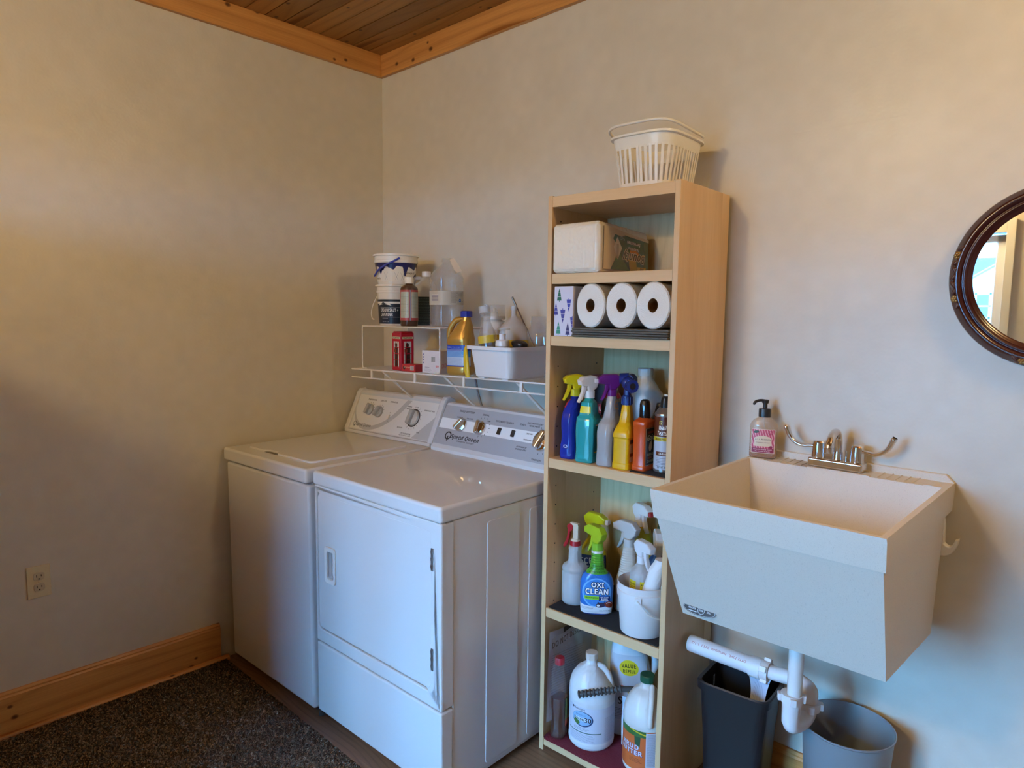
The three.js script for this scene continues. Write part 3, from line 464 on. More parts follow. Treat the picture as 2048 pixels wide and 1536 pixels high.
{
  const m = printed(256, 256, (g, w, h) => { g.fillStyle = '#cdd3e4'; g.fillRect(0, 0, w, h); g.strokeStyle = '#8d97b4'; g.lineWidth = 3; for (let i = 0; i < 9; i++) { g.beginPath(); g.arc(-40, 300, 90 + i * 30, -1.2, -0.2); g.stroke(); } g.fillStyle = '#7d8ebd'; g.fillRect(0, 200, w, 56); }, 0.5);
  const o = tag(mesh('crumpled_paper', (() => { const g = new THREE.PlaneGeometry(0.09, 0.12, 10, 10), p = g.attributes.position; for (let i = 0; i < p.count; i++) p.setZ(i, 0.012 * Math.sin(p.getX(i) * 40) * Math.cos(p.getY(i) * 30)); g.computeVertexNormals(); return g; })(), m), 'pale printed paper bag standing inside the black bin', 'paper');
  m.side = THREE.DoubleSide; o.position.set(2.015, 0.36, 0.135); o.rotation.set(-0.25, -0.5, 0.1);
}
// ---------- mirror ----------
{
  const t = thing('wall_mirror', 'round wall mirror in a dark carved mahogany frame', 'mirror', [2.612, 1.5785, 0.002], 0.2 * D2R);
  const prof = [[0.165, 0.002], [0.217, 0.002], [0.2185, 0.010], [0.216, 0.016], [0.210, 0.022], [0.205, 0.030], [0.199, 0.034], [0.193, 0.031], [0.190, 0.024], [0.187, 0.023], [0.185, 0.027], [0.181, 0.026], [0.1785, 0.020], [0.176, 0.020], [0.174, 0.016], [0.165, 0.014], [0.165, 0.002]];
  const frame = mesh('frame', new THREE.LatheGeometry(prof.map((p) => new THREE.Vector2(...p)), 96).rotateX(Math.PI / 2), mat(lin(0.045, 0.009, 0.010), 0.22, { clearcoat: 0.6, clearcoatRoughness: 0.15, side: THREE.DoubleSide }), t);
  mesh('glass', new THREE.CylinderGeometry(0.176, 0.176, 0.004, 64).rotateX(Math.PI / 2).translate(0, 0, 0.0125), mat(lin(0.86, 0.88, 0.87), 0.015, { metalness: 1 }), t);
  const gold = mat(lin(0.32, 0.19, 0.06), 0.35, { metalness: 0.7 }), dk = mat(lin(0.07, 0.025, 0.018), 0.35);
  for (const c of [180, 270, 90, 0]) for (let k = -4; k <= 4; k++) {
    const a = (c + k * 5) * D2R, r = 0.2055, main = k === -3 || k === 3, g = [];
    if (main) { for (let p = 0; p < 6; p++) { const b = p * Math.PI / 3; g.push(new THREE.SphereGeometry(0.0046, 8, 6).scale(1, 1, 0.6).translate(0.0055 * Math.cos(b), 0.0055 * Math.sin(b), 0)); } g.push(new THREE.SphereGeometry(0.004, 8, 6).translate(0, 0, 0.003)); }
    else g.push(new THREE.SphereGeometry(0.0075, 10, 6).scale(0.55, 1.3, 0.5).rotateZ(a + (k % 2 ? 0.6 : -0.6)), new THREE.SphereGeometry(0.005, 8, 6).scale(0.6, 1.2, 0.5).rotateZ(a - 0.5).translate(0.003, 0.002, 0.001));
    const o = mesh('ornament', g, main ? gold : dk, frame); o.position.set(r * Math.cos(a), r * Math.sin(a), 0.0295);
  }
}
// ---------- wire shelf on the back wall ----------
const coated = mat(lin(0.74, 0.72, 0.68), 0.35);
const SHELF_Y = (x) => 1.2259 + ((x - 0.187) / 1.13) * 0.0192;      // the shelf hangs a little lower at its left end
{
  const t = thing('wire_shelf', 'white coated wire shelf on the wall above the machines', 'shelf', [0.187, 1.2259, 0]); t.rotation.z = Math.atan2(0.0192, 1.13);
  const L = 1.155, F = 0.31;
  mesh('front_rail', wire([0, 0, F], [L, 0, F], 0.0032, 8), coated, t); mesh('front_rail', wire([0, -0.036, F], [L, -0.036, F], 0.0032, 8), coated, t);
  mesh('back_rail', wire([0, -0.004, 0.012], [L, -0.004, 0.012], 0.003, 8), coated, t); mesh('middle_rail', wire([0, -0.004, 0.16], [L, -0.004, 0.16], 0.003, 8), coated, t);
  for (const x of [0.1526, 0.4477, 0.7378, 1.0285]) mesh('upright', boxAt(x - 0.006, x + 0.006, -0.038, 0.002, F - 0.002, F + 0.004, 0.001), coated, t);
  const g = wire([0, 0.0022, 0.008], [0, 0.0022, F + 0.002], 0.0016, 6);
  for (let k = 0; k * 0.0254 < L; k++) { const o = mesh('deck_wire', g, coated, t); o.position.x = 0.006 + k * 0.0254; }
  const strap = (x) => { const b = box(0.014, Math.hypot(0.24, 0.30), 0.006, 0.001, 1); b.rotateX(Math.atan2(0.30, 0.24)); return b.translate(x, -0.123, 0.153); };
  for (const x of [0.222, 0.619, 1.001]) mesh('brace', strap(x), coated, t);
}
const RISER = { x0: 0.257, x1: 0.775, y: 1.4215, z0: 0.05, z1: 0.3 };
{
  const { x0, x1, y, z0, z1 } = RISER, t = thing('riser_rack', 'white wire riser rack standing on the wire shelf', 'rack', [x0, SHELF_Y(x0) + 0.0035, 0]), w = x1 - x0, h = y - SHELF_Y(x0) - 0.0035;
  for (const z of [z0, z1]) for (const [x, s] of [[0, 1], [w, -1]]) { const b = x ? SHELF_Y(x1) - SHELF_Y(x0) : 0; mesh('leg', tube([[x + s * 0.05, h - 0.004, z], [x + s * 0.008, h - 0.004, z], [x, h - 0.016, z], [x, b + 0.016, z], [x + s * 0.006, b + 0.003, z], [x + s * 0.03, b + 0.003, z]], 0.003, 40, 8, false, 0.2), coated, t); }
  for (const z of [z0, z1]) mesh('rail', wire([0, h - 0.004, z], [w, h - 0.004, z], 0.003, 8), coated, t);
  for (const x of [0, w]) mesh('side_rail', wire([x, h - 0.004, z0], [x, h - 0.004, z1], 0.003, 8), coated, t);
  const g = wire([0, h - 0.0018, z0], [0, h - 0.0018, z1], 0.0016, 6);
  for (let k = 1; k * 0.0254 < w; k++) { const o = mesh('deck_wire', g, coated, t); o.position.x = k * 0.0254; }
}
// tub: tapered pail with a rolled rim
function pail(t, r0, r1, h, m, rim = 0.006) {
  mesh('body', lathe([[0.001, 0.002], [r0 - 0.004, 0.002], [r0 - 0.002, 0], [r0, 0.004], [r1 - 0.002, h - 0.036], [r1 + 0.002, h - 0.035], [r1 + 0.002, h - 0.026], [r1 - 0.001, h - 0.025], [r1, h - 0.009], [r1 + rim, h - 0.008], [r1 + rim, h - 0.002], [r1 + rim - 0.002, h], [r1 - 0.002, h], [r1 - 0.004, h - 0.004], [r0 - 0.003, 0.006], [0.001, 0.006]], 56), m, t);
}
const pailSecs = (r0, r1, h) => [[0.004, 2 * r0, 2 * r0], [h - 0.036, 2 * r1 - 0.004, 2 * r1 - 0.004]];
const tubWhite = mat(lin(0.80, 0.79, 0.75), 0.22);
{ // stacked tubs on the riser
  const x = 0.352, z = 0.195, y = RISER.y - 0.0005, t = thing('epsom_tub', 'white tub with navy label printed EPSOM SALT + LAVENDER on the riser', 'tub', [x, y, z]);
  pail(t, 0.068, 0.079, 0.176, tubWhite);
  const s = pailSecs(0.068, 0.079, 0.176);
  mesh('label', skin(s, 0.008, 0.112, -28, 170), printed(1024, 512, (g, w, h) => {
    g.fillStyle = '#e6e6e2'; g.fillRect(0, 0, w, h); g.fillStyle = '#1b2a3c'; g.fillRect(0, 0, w, 48); g.fillRect(0, 92, w, h - 92);
    g.fillStyle = '#e6e6e2'; g.beginPath(); g.moveTo(60, 130); g.lineTo(120, 92); g.lineTo(320, 92); g.lineTo(360, 130); g.lineTo(270, 110); g.lineTo(220, 96); g.lineTo(150, 112); g.fill(); g.fillStyle = '#1b2a3c'; g.beginPath(); g.moveTo(150, 95); g.lineTo(200, 58); g.lineTo(240, 80); g.lineTo(280, 95); g.fill(); txt(g, 'SKY ORGANICS', 210, 118, 20, '#1b2a3c', { w: 150 });
    g.fillStyle = '#dfe3e6'; g.fillRect(128, 168, 400, 4); g.fillRect(128, 372, 400, 4);
    txt(g, 'EPSOM SALT +', 130, 226, 92, '#f1f1ee', { align: 'left', w: 350 }); txt(g, 'LAVENDER', 130, 318, 92, '#f1f1ee', { align: 'left', w: 250 }); txt(g, 'BATH SOAK', 165, 400, 24, '#cfd5da', { align: 'left', weight: '' }); txt(g, 'NET WT 5 LB', 165, 470, 24, '#cfd5da', { align: 'left', weight: '' });
  }, 0.3), t);
  mesh('handle', tube([[-0.079, 0.138, 0.02], [-0.092, 0.125, 0.028], [-0.105, 0.09, 0.04], [-0.098, 0.055, 0.055], [-0.07, 0.03, 0.07], [-0.05, 0.026, 0.075]], 0.0028, 40), whitePlastic, t);
  mesh('handle_lug', [T(box(0.014, 0.02, 0.02, 0.004), -0.078, 0.138, 0.018)], whitePlastic, t);
}
{
  const t = thing('icing_tub', 'wide white tub printed with dark blue drips, stacked on another tub', 'tub', [0.362, RISER.y + 0.1755, 0.195]);
  pail(t, 0.079, 0.093, 0.128, tubWhite, 0.007);
  const s = pailSecs(0.079, 0.093, 0.128);
  mesh('label', skin(s, 0.012, 0.0905, -32, 160), printed(1024, 320, (g, w, h) => {
    g.fillStyle = '#e4e2da'; g.fillRect(0, 0, w, h); g.fillStyle = '#1d2360'; g.beginPath(); g.moveTo(0, 0); g.lineTo(w, 0); g.lineTo(w, 90);
    const d = [[1000, 190], [960, 70], [900, 120], [830, 60], [760, 120], [700, 95], [650, 70], [590, 230], [540, 70], [470, 60], [410, 120], [350, 90], [300, 60], [240, 130], [190, 190], [150, 70], [100, 60], [60, 210], [20, 60], [0, 90]];
    let [px, py] = [w, 90]; for (const [x, y] of d) { g.bezierCurveTo((px + x) / 2, py, (px + x) / 2, y, x, y); [px, py] = [x, y]; } g.closePath(); g.fill();
    txt(g, 'Simply', 90, 262, 44, '#22253a', { font: 'serif', italic: 'italic' }); txt(g, 'Scoop it!', 690, 170, 46, '#22253a', { font: 'serif', italic: 'italic' });
    g.strokeStyle = '#8a8f96'; g.lineWidth = 3; for (const x of [260, 430, 520]) { g.beginPath(); g.moveTo(x, 170); g.lineTo(x + 50, 290); g.moveTo(x + 60, 160); g.lineTo(x + 10, 300); g.stroke(); }
    g.fillStyle = '#1d2360'; g.beginPath(); g.arc(850, 250, 70, Math.PI, 0); g.lineTo(920, 320); g.lineTo(780, 320); g.fill(); g.fillStyle = '#e4e2da'; g.fillRect(800, 225, 96, 95);
  }, 0.25), t);
  const c = [[-22, 0.036], [2, 0.058], [25, 0.078], [48, 0.097], [60, 0.108]].map(([a, y]) => { const r = 0.079 + (0.014 * y) / 0.128 + (a < 30 ? 0.012 : 0.008); return [r * Math.sin(a * D2R), y, r * Math.cos(a * D2R)]; });
  mesh('handle', tube(c, 0.0042, 40, 8), mat(lin(0.03, 0.05, 0.42), 0.3), t);
}
{ // castile soap bottle
  const t = thing('soap_bottle', 'tall round bottle with grey-green and red label on the riser', 'bottle', [0.522, RISER.y - 0.0005, 0.25], 0.92);
  const s = dense([[0, 0.066, 0.066], [0.004, 0.072, 0.072], [0.01, 0.073, 0.073], [0.15, 0.073, 0.073], [0.158, 0.07, 0.07], [0.166, 0.055, 0.055], [0.172, 0.034, 0.034], [0.178, 0.03, 0.03]], 3);
  mesh('body', loft(s), mat(lin(0.16, 0.09, 0.07), 0.12, { transmission: 0.5, thickness: 0 }), t);
  mesh('cap', lathe([[0.001, 0.176], [0.0185, 0.176], [0.0185, 0.199], [0.017, 0.202], [0.001, 0.202]], 28), mat(lin(0.80, 0.78, 0.72), 0.35), t);
  mesh('label', skin([[0, 0.073, 0.073], [0.2, 0.073, 0.073]], 0.024, 0.149, -150, 150, 0.0008, 48), printed(1024, 400, (g, w, h) => {
    g.fillStyle = '#a94a4a'; g.fillRect(0, 0, w, h); g.fillStyle = '#b9bfae'; for (const x of [24, 286, 560, 820]) g.fillRect(x, 26, 220, h - 60); for (const x of [40, 300, 575, 835]) { for (let k = 0; k < 3; k++) { g.fillStyle = '#8b9486'; g.fillRect(x - 12, 90 + k * 95, 212, 3); } lines(g, x, 34, 190, 32, 10, '#6d7668', 2); } g.fillStyle = '#8d93a8'; g.fillRect(524, 0, 24, h);
  }, 0.4), t);
}
{ // blue-label jug at the back
  const t = thing('cleaner_jug', 'translucent jug with dark teal label behind the clear jug', 'jug', [0.452, RISER.y - 0.0005, 0.115], 0.75);
  const s = dense([[0, 0.09, 0.07, 4], [0.006, 0.1, 0.078, 4], [0.14, 0.1, 0.078, 4], [0.175, 0.09, 0.06, 3, 0.005], [0.205, 0.04, 0.036, 2, 0.012], [0.215, 0.036, 0.036, 2, 0.012]], 4);
  mesh('body', loft(s), frosted, t); mesh('cap', cyl(0.02, 0.022, 0.012, 0.213, 0, 24), whitePlastic, t);
  mesh('handle', tube([[0.0, 0.2, 0], [-0.03, 0.205, 0], [-0.048, 0.18, 0], [-0.048, 0.12, 0], [-0.04, 0.1, 0]], 0.009, 32, 10), frosted, t);
  mesh('label', skin(s, 0.005, 0.125, -120, 120, 0.0012), printed(512, 256, (g, w, h) => { g.fillStyle = '#23404e'; g.fillRect(0, 0, w, h); g.fillStyle = '#4d6d78'; for (let k = 0; k < 4; k++) g.fillRect(0, 40 + k * 52, w, 3); lines(g, 20, 16, 470, 22, 11, '#7f9aa3', 2); }, 0.35), t);
}
{ // clear ribbed gallon jug
  const t = thing('water_jug', 'empty clear ribbed plastic jug with a torn paper tag on its neck', 'jug', [0.683, RISER.y - 0.0005, 0.185], 0.72);
  const prof = [[0.001, 0.003], [0.055, 0.0], [0.066, 0.006]];
  for (let k = 0; k < 6; k++) prof.push([0.0695, 0.014 + k * 0.011], [0.067, 0.0195 + k * 0.011]);
  prof.push([0.0685, 0.082], [0.0685, 0.148]); for (let k = 0; k < 4; k++) prof.push([0.067, 0.154 + k * 0.011], [0.0695, 0.1595 + k * 0.011]);
  prof.push([0.066, 0.203], [0.055, 0.222], [0.04, 0.236], [0.025, 0.247], [0.0185, 0.252], [0.0185, 0.262], [0.021, 0.263], [0.021, 0.267], [0.0185, 0.268], [0.0185, 0.276]);
  mesh('body', lathe(prof, 56, 1.2), clearPlastic, t);
  const s = [[0, 0.137, 0.137], [0.3, 0.137, 0.137]];
  mesh('label', skin(s, 0.088, 0.144, -95, 85, 0.0008, 40), printed(1024, 260, (g, w, h) => {
    g.fillStyle = '#c3bdae'; g.fillRect(0, 0, w, h); g.fillStyle = '#8b8592'; for (let k = 0; k < 5; k++) g.fillRect(250, 84 + k * 22, 170, 13); barcode(g, 255, 70, 160, 8); g.strokeStyle = '#555'; g.lineWidth = 2; g.strokeRect(660, 20, 150, 220); txt(g, 'Nutrition Facts', 735, 38, 24, '#2a2722', { w: 140 }); lines(g, 670, 60, 130, 15, 11, '#4d4940', 3); lines(g, 830, 30, 150, 6, 13, '#4d4940', 3); g.fillStyle = '#2b5f9e'; g.beginPath(); g.arc(870, 175, 34, 0, 7); g.fill(); txt(g, 'H2O', 870, 176, 22, '#dfe7ef'); txt(g, '1 GAL', 950, 190, 22, '#2a2722');
  }, 0.5), t);
  const tag_ = new THREE.PlaneGeometry(0.03, 0.062, 4, 10), p = tag_.attributes.position; for (let i = 0; i < p.count; i++) { const v = (p.getY(i) + 0.031) / 0.062; p.setX(i, p.getX(i) * (1.0 - 0.35 * v)); p.setZ(i, 0.012 * Math.sin(v * 2.2)); } tag_.computeVertexNormals();
  const tm = mesh('paper_tag', tag_, mat(lin(0.72, 0.62, 0.5), 0.7, { side: THREE.DoubleSide }), t); tm.position.set(0.036, 0.243, 0.022); tm.rotation.set(-0.5, 0.2, 0.55);
}
// ---------- on the shelf below ----------
{
  const x = 0.486, t = thing('phone_box_tin', 'red tin shaped like a telephone box on the wire shelf', 'tin', [x, SHELF_Y(x) + 0.004, 0.255], -0.06), a = 0.066, H = 0.158;
  mesh('body', T(box(a, H, a, 0.004, 3), 0, H / 2, 0), mat(lin(0.42, 0.012, 0.03), 0.25), t);
  mesh('roof', [T(box(a * 0.9, 0.008, a * 0.9, 0.003, 2), 0, H + 0.002, 0)], mat(lin(0.42, 0.012, 0.03), 0.25), t);
  const face = (word) => printed(256, 600, (g, w, h) => {
    g.fillStyle = '#b3142c'; g.fillRect(0, 0, w, h); g.fillStyle = '#cfc7a6'; g.fillRect(14, 52, w - 28, 36); txt(g, 'TELEPHONE', w / 2, 71, 34, '#20201c', { w: 210 }); txt(g, '♛', w / 2, 26, 30, '#d8b43c');
    g.fillStyle = '#cfcac6'; g.fillRect(40, 120, 176, 430); g.fillStyle = '#15161a'; g.beginPath(); g.ellipse(120, 190, 34, 40, 0, 0, 7); g.fill(); g.fillRect(76, 220, 110, 330); g.fillStyle = '#7a3f33'; g.fillRect(60, 250, 60, 60); g.fillStyle = '#b3142c'; for (let k = 0; k < 5; k++) g.fillRect(40, 120 + k * 104, 176, 9); for (const xx of [40, 96, 156, 208]) g.fillRect(xx, 120, 8, 430);
  }, 0.25);
  const f1 = mesh('front_print', new THREE.PlaneGeometry(a - 0.006, H - 0.006), face(), t); f1.position.set(0, H / 2, a / 2 + 0.0006);
  const f2 = mesh('side_print', new THREE.PlaneGeometry(a - 0.006, H - 0.006), f1.material, t); f2.position.set(a / 2 + 0.0006, H / 2, 0); f2.rotation.y = Math.PI / 2;
}
{
  const x = 0.568, t = thing('red_carton', 'small flat red carton lying beside the phone box tin', 'carton', [x, SHELF_Y(x) + 0.004, 0.268], 0.12);
  mesh('body', T(box(0.078, 0.03, 0.05, 0.001, 1), 0, 0.015, 0), mat(lin(0.5, 0.03, 0.035), 0.4), t);
  const p = mesh('front_print', new THREE.PlaneGeometry(0.076, 0.028), printed(400, 150, (g, w, h) => { g.fillStyle = '#b92b2c'; g.fillRect(0, 0, w, h); g.fillStyle = '#3a1414'; g.beginPath(); g.arc(70, 75, 40, 0, 7); g.fill(); txt(g, 'Drawings', 150, 60, 40, '#e2c7a0', { font: 'serif', italic: 'italic' }); barcode(g, 255, 30, 100, 90); }, 0.4), t); p.position.set(0, 0.015, 0.0256);
}
{
  const x = 0.715, t = thing('tissue_carton', 'small white carton with red lettering on the wire shelf', 'carton', [x, SHELF_Y(x) + 0.004, 0.238], 0.0), w = 0.105, h = 0.09, d = 0.115;
  mesh('body', T(box(w, h, d, 0.0015, 1), 0, h / 2, 0), mat(lin(0.72, 0.70, 0.72), 0.5), t);
  const p = mesh('front_print', new THREE.PlaneGeometry(w - 0.002, h - 0.002), printed(512, 440, (g, W_, H_) => { g.fillStyle = '#d9d5d8'; g.fillRect(0, 0, W_, H_); for (let k = 0; k < 4; k++) { g.fillStyle = '#6a6a9a'; g.fillRect(30, 60 + k * 55, 34, 30); } barcode(g, 270, 110, 120, 110); txt(g, 'CARTON TALL', 150, 330, 22, '#44506e'); lines(g, 60, 360, 240, 4, 14, '#7a82a4', 3); txt(g, 'OUCH', 455, 300, 54, '#d23b4a', { w: 90, stroke: '#d23b4a', lw: 2 }); }, 0.5), t); p.position.set(0, h / 2, d / 2 + 0.0006);
  const q = mesh('side_print', new THREE.PlaneGeometry(d - 0.002, h - 0.002), printed(512, 400, (g, W_, H_) => { g.fillStyle = '#d9d5d8'; g.fillRect(0, 0, W_, H_); g.strokeStyle = '#bbb5bd'; g.lineWidth = 4; g.beginPath(); g.moveTo(150, 0); g.lineTo(330, 400); g.stroke(); g.fillStyle = '#2a2350'; g.beginPath(); g.arc(370, 150, 36, 0, 7); g.fill(); g.save(); g.translate(150, 250); g.rotate(-0.25); txt(g, 'OUCH', 0, 0, 84, '#d9d5d8', { stroke: '#d23b4a', lw: 9 }); g.restore(); }, 0.5), t); q.position.set(w / 2 + 0.0006, h / 2, 0); q.rotation.y = Math.PI / 2;
}
{ // gold detergent jug
  const x = 0.842, t = thing('gold_jug', 'gold detergent jug with a blue cap on the wire shelf', 'jug', [x, SHELF_Y(x) + 0.004, 0.25], 0.35), gold = mat(lin(0.50, 0.27, 0.05), 0.28, { metalness: 0.35 });
  const s = dense([[0, 0.09, 0.07, 3.5], [0.006, 0.1, 0.08, 3.5], [0.03, 0.103, 0.082, 3.5], [0.032, 0.1, 0.08, 3.5], [0.12, 0.1, 0.08, 3.5], [0.135, 0.102, 0.082, 3.2], [0.16, 0.085, 0.07, 2.6, 0.006], [0.19, 0.062, 0.05, 2.3, 0.016], [0.212, 0.036, 0.036, 2, 0.022], [0.225, 0.034, 0.034, 2, 0.022]], 4);
  const hole = []; mesh('body', loft(s), gold, t);
  mesh('handle', tube([[0.012, 0.214, 0.004], [-0.018, 0.208, 0.006], [-0.04, 0.18, 0.008], [-0.046, 0.15, 0.008], [-0.04, 0.12, 0.004]], 0.0115, 36, 12), gold, t);
  mesh('cap', lathe([[0.001, 0.222], [0.023, 0.222], [0.023, 0.243], [0.0215, 0.245], [0.001, 0.245]].map(([r, y]) => [r, y]), 32).translate(0.022, 0, 0), mat(lin(0.015, 0.03, 0.36), 0.3), t);
  mesh('label', skin(s, 0.033, 0.115, -62, 78, 0.0008), printed(700, 560, (g, w, h) => {
    g.fillStyle = '#a64f7c'; g.fillRect(0, 0, w, h); g.fillStyle = '#2440a8'; g.fillRect(14, 0, w, h); g.fillStyle = '#2f7fc8'; g.fillRect(30, 150, w, 160); g.fillStyle = '#b9c9e0'; g.fillRect(30, 310, w, 220); txt(g, 'COLOR', 300, 70, 70, '#5f78d0', { w: 240 }); txt(g, 'SAFE', 120, 60, 40, '#d7dcf0'); lines(g, 40, 116, 520, 14, 14, '#dbe6f4', 4); lines(g, 40, 330, 520, 13, 15, '#53648c', 3);
  }, 0.35), t);
}
// ---------- white bin and what stands in it ----------
const BIN = { x0: 0.972, x1: 1.192, z0: 0.05, z1: 0.345, y: SHELF_Y(1.15) + 0.0065, h: 0.112 };
{
  const { x0, x1, z0, z1, y, h } = BIN, cx = (x0 + x1) / 2, cz = (z0 + z1) / 2, w = x1 - x0, d = z1 - z0, t = thing('storage_bin', 'white open plastic bin full of bottles on the wire shelf', 'bin', [cx, y, cz]);
  const m = mat(lin(0.74, 0.73, 0.74), 0.3, { side: THREE.DoubleSide });
  mesh('body', loft([[0, w - 0.05, d - 0.05, 12], [0.003, w - 0.042, d - 0.042, 12], [h - 0.012, w - 0.014, d - 0.014, 12], [h - 0.012, w + 0.01, d + 0.01, 12], [h, w + 0.01, d + 0.01, 12], [h, w - 0.012, d - 0.012, 12], [0.006, w - 0.048, d - 0.048, 12]], { seg: 64 }), m, t);
  for (const sx of [-1, 1]) for (const sz of [-1, 1]) mesh('foot', T(box(0.03, 0.008, 0.02, 0.002, 1), sx * (w / 2 - 0.05), -0.002, sz * (d / 2 - 0.04)), m, t);
}
const binY = BIN.y + 0.0065;
{ // tilted glass bottle with dark liquid
  const t = thing('glass_bottle', 'tilted clear bottle holding dark blue liquid in the white bin', 'bottle', [1.035, binY, 0.272]); t.rotation.z = 0.16; t.rotation.x = 0.02;
  mesh('body', lathe([[0.001, 0.002], [0.034, 0], [0.036, 0.004], [0.036, 0.12], [0.033, 0.14], [0.024, 0.17], [0.0175, 0.19], [0.017, 0.205], [0.0195, 0.207], [0.0195, 0.215], [0.018, 0.216], [0.018, 0.232]], 40, 1.2), clearPlastic, t);
  mesh('liquid', lathe([[0.001, 0.005], [0.034, 0.005], [0.034, 0.118], [0.001, 0.118]], 32), mat(lin(0.008, 0.02, 0.07), 0.08), t);
  mesh('cap', cyl(0.0205, 0.024, 0, 0.226, 0, 24), frosted, t);
  mesh('label', skin([[0, 0.0722, 0.0722], [0.2, 0.0722, 0.0722]], 0.115, 0.142, -80, 80), mat(lin(0.70, 0.50, 0.05), 0.4), t);
}
{ // yellow pouch hanging over the corner of the bin
  const t = thing('yellow_scourer', 'yellow scouring pad stood between the gold jug and the white bin', 'scourer', [0.948, SHELF_Y(0.95) + 0.004, 0.322]);
  mesh('body', loft(dense([[0, 0.02, 0.012, 2.4, 0.01], [0.03, 0.024, 0.014, 2.4, 0.005], [0.07, 0.022, 0.013, 2.4, 0], [0.1, 0.016, 0.012, 2.2, -0.002], [0.118, 0.006, 0.006, 2, 0.0]])), mat(lin(0.72, 0.50, 0.02), 0.4), t);
}
{ // yellow-label bottle behind
  const t = thing('yellow_bottle', 'yellow plastic bottle tucked in the middle of the white bin', 'bottle', [1.018, binY, 0.225]); t.rotation.z = 0.06;
  mesh('body', loft(dense([[0, 0.06, 0.04, 3], [0.08, 0.062, 0.042, 3], [0.115, 0.05, 0.036, 2.6], [0.145, 0.024, 0.024, 2]])), mat(lin(0.70, 0.48, 0.03), 0.35), t);
  mesh('cap', cyl(0.013, 0.02, 0, 0.144, 0, 20), whitePlastic, t);
}
{ // dispenser bottle with a clear cup lid
  const t = thing('dispenser_bottle', 'white dispenser bottle under a clear overcap, behind the gold jug', 'bottle', [0.928, SHELF_Y(0.93) + 0.004, 0.155], 0.75);
  mesh('body', loft(dense([[0, 0.085, 0.06, 3.5], [0.17, 0.09, 0.062, 3.5], [0.203, 0.086, 0.06, 3.2], [0.213, 0.05, 0.05, 2.4]])), mat(lin(0.74, 0.66, 0.58), 0.4), t);
  mesh('collar', cyl(0.042, 0.012, 0, 0.212, 0, 32), whitePlastic, t);
  mesh('overcap', loft([[0.223, 0.084, 0.062, 6], [0.268, 0.08, 0.058, 6]], { bottom: false }), clearPlastic, t);
  mesh('nozzle', lathe([[0.016, 0.224], [0.013, 0.24], [0.006, 0.243], [0.006, 0.254], [0.001, 0.255]], 24), whitePlastic, t);
}
{ // frosted round-shouldered jug
  const t = thing('frosted_jug', 'frosted round-shouldered jug with blue liquid at the back of the bin', 'jug', [1.046, binY, 0.172], 0.8); t.scale.set(0.86, 1, 0.86);
  const s = dense([[0, 0.13, 0.085, 3], [0.09, 0.14, 0.09, 3], [0.14, 0.136, 0.088, 2.6], [0.175, 0.11, 0.075, 2.2], [0.2, 0.06, 0.05, 2], [0.214, 0.026, 0.026, 2], [0.24, 0.024, 0.024, 2]], 4);
  mesh('body', loft(s), mat(lin(0.72, 0.66, 0.60), 0.35, { transmission: 0.35, thickness: 0 }), t);
  mesh('cap', cyl(0.014, 0.016, 0, 0.235, 0, 20), frosted, t);
  mesh('label', skin(s, 0.02, 0.126, -30, 60, 0.001), printed(256, 256, (g, w, h) => { g.fillStyle = '#22405f'; g.fillRect(0, 0, w, h); g.fillStyle = '#c9a320'; g.fillRect(0, 0, w, 60); g.strokeStyle = '#5d83ad'; g.lineWidth = 9; g.beginPath(); g.arc(150, 150, 60, 0, 7); g.stroke(); g.beginPath(); g.arc(150, 150, 34, 0, 7); g.stroke(); }, 0.4), t);
}
{ // foam pump
  const t = thing('foam_pump', 'small clear foam pump bottle at the front of the bin', 'pump', [1.098, binY, 0.285]);
  mesh('body', lathe([[0.001, 0], [0.028, 0], [0.03, 0.004], [0.03, 0.09], [0.026, 0.104], [0.018, 0.11]], 28, 1), frosted, t);
  mesh('collar', lathe([[0.022, 0.104], [0.026, 0.108], [0.024, 0.126], [0.012, 0.13], [0.012, 0.15], [0.001, 0.15]], 28), mat(lin(0.78, 0.78, 0.78), 0.25), t);
  mesh('head', [cyl(0.011, 0.02, 0, 0.148, 0, 20), T(box(0.05, 0.009, 0.018, 0.004, 2), 0.01, 0.168, 0.004)], clearPlastic, t);
}
{ // glass storage jar with brushes
  const t = thing('glass_jar', 'wide-mouthed clear glass jar holding wooden odds and ends', 'jar', [1.13, binY, 0.112]); t.scale.set(0.86, 1, 0.86);
  mesh('body', lathe([[0.001, 0.003], [0.052, 0], [0.058, 0.006], [0.06, 0.03], [0.064, 0.1], [0.064, 0.14], [0.058, 0.165], [0.046, 0.178], [0.044, 0.182], [0.047, 0.186], [0.044, 0.19], [0.047, 0.194], [0.044, 0.198], [0.044, 0.212], [0.042, 0.214]], 48, 1.2), clearPlastic, t);
  const wood = mat(lin(0.55, 0.36, 0.2), 0.6);
  for (const [a, b, c, r] of [[-0.03, 0.02, 0.5, 0.9], [0.01, -0.02, -0.7, 0.8], [0.03, 0.01, 1.3, 1.0], [-0.01, 0.03, 2.2, 1.1], [0.0, -0.03, -1.8, 1.2]]) { const o = mesh('wooden_piece', T(box(0.014, 0.09, 0.006, 0.002, 1), 0, 0.045, 0), wood, t); o.position.set(a, 0.01, b); o.rotation.set(0.5 * Math.sin(c), c, 0.6 * r * Math.cos(c)); }
  mesh('tin_piece', T(box(0.05, 0.04, 0.03, 0.006, 2), 0.02, 0.12, 0.0).rotateZ(0.1), chrome, t);
}
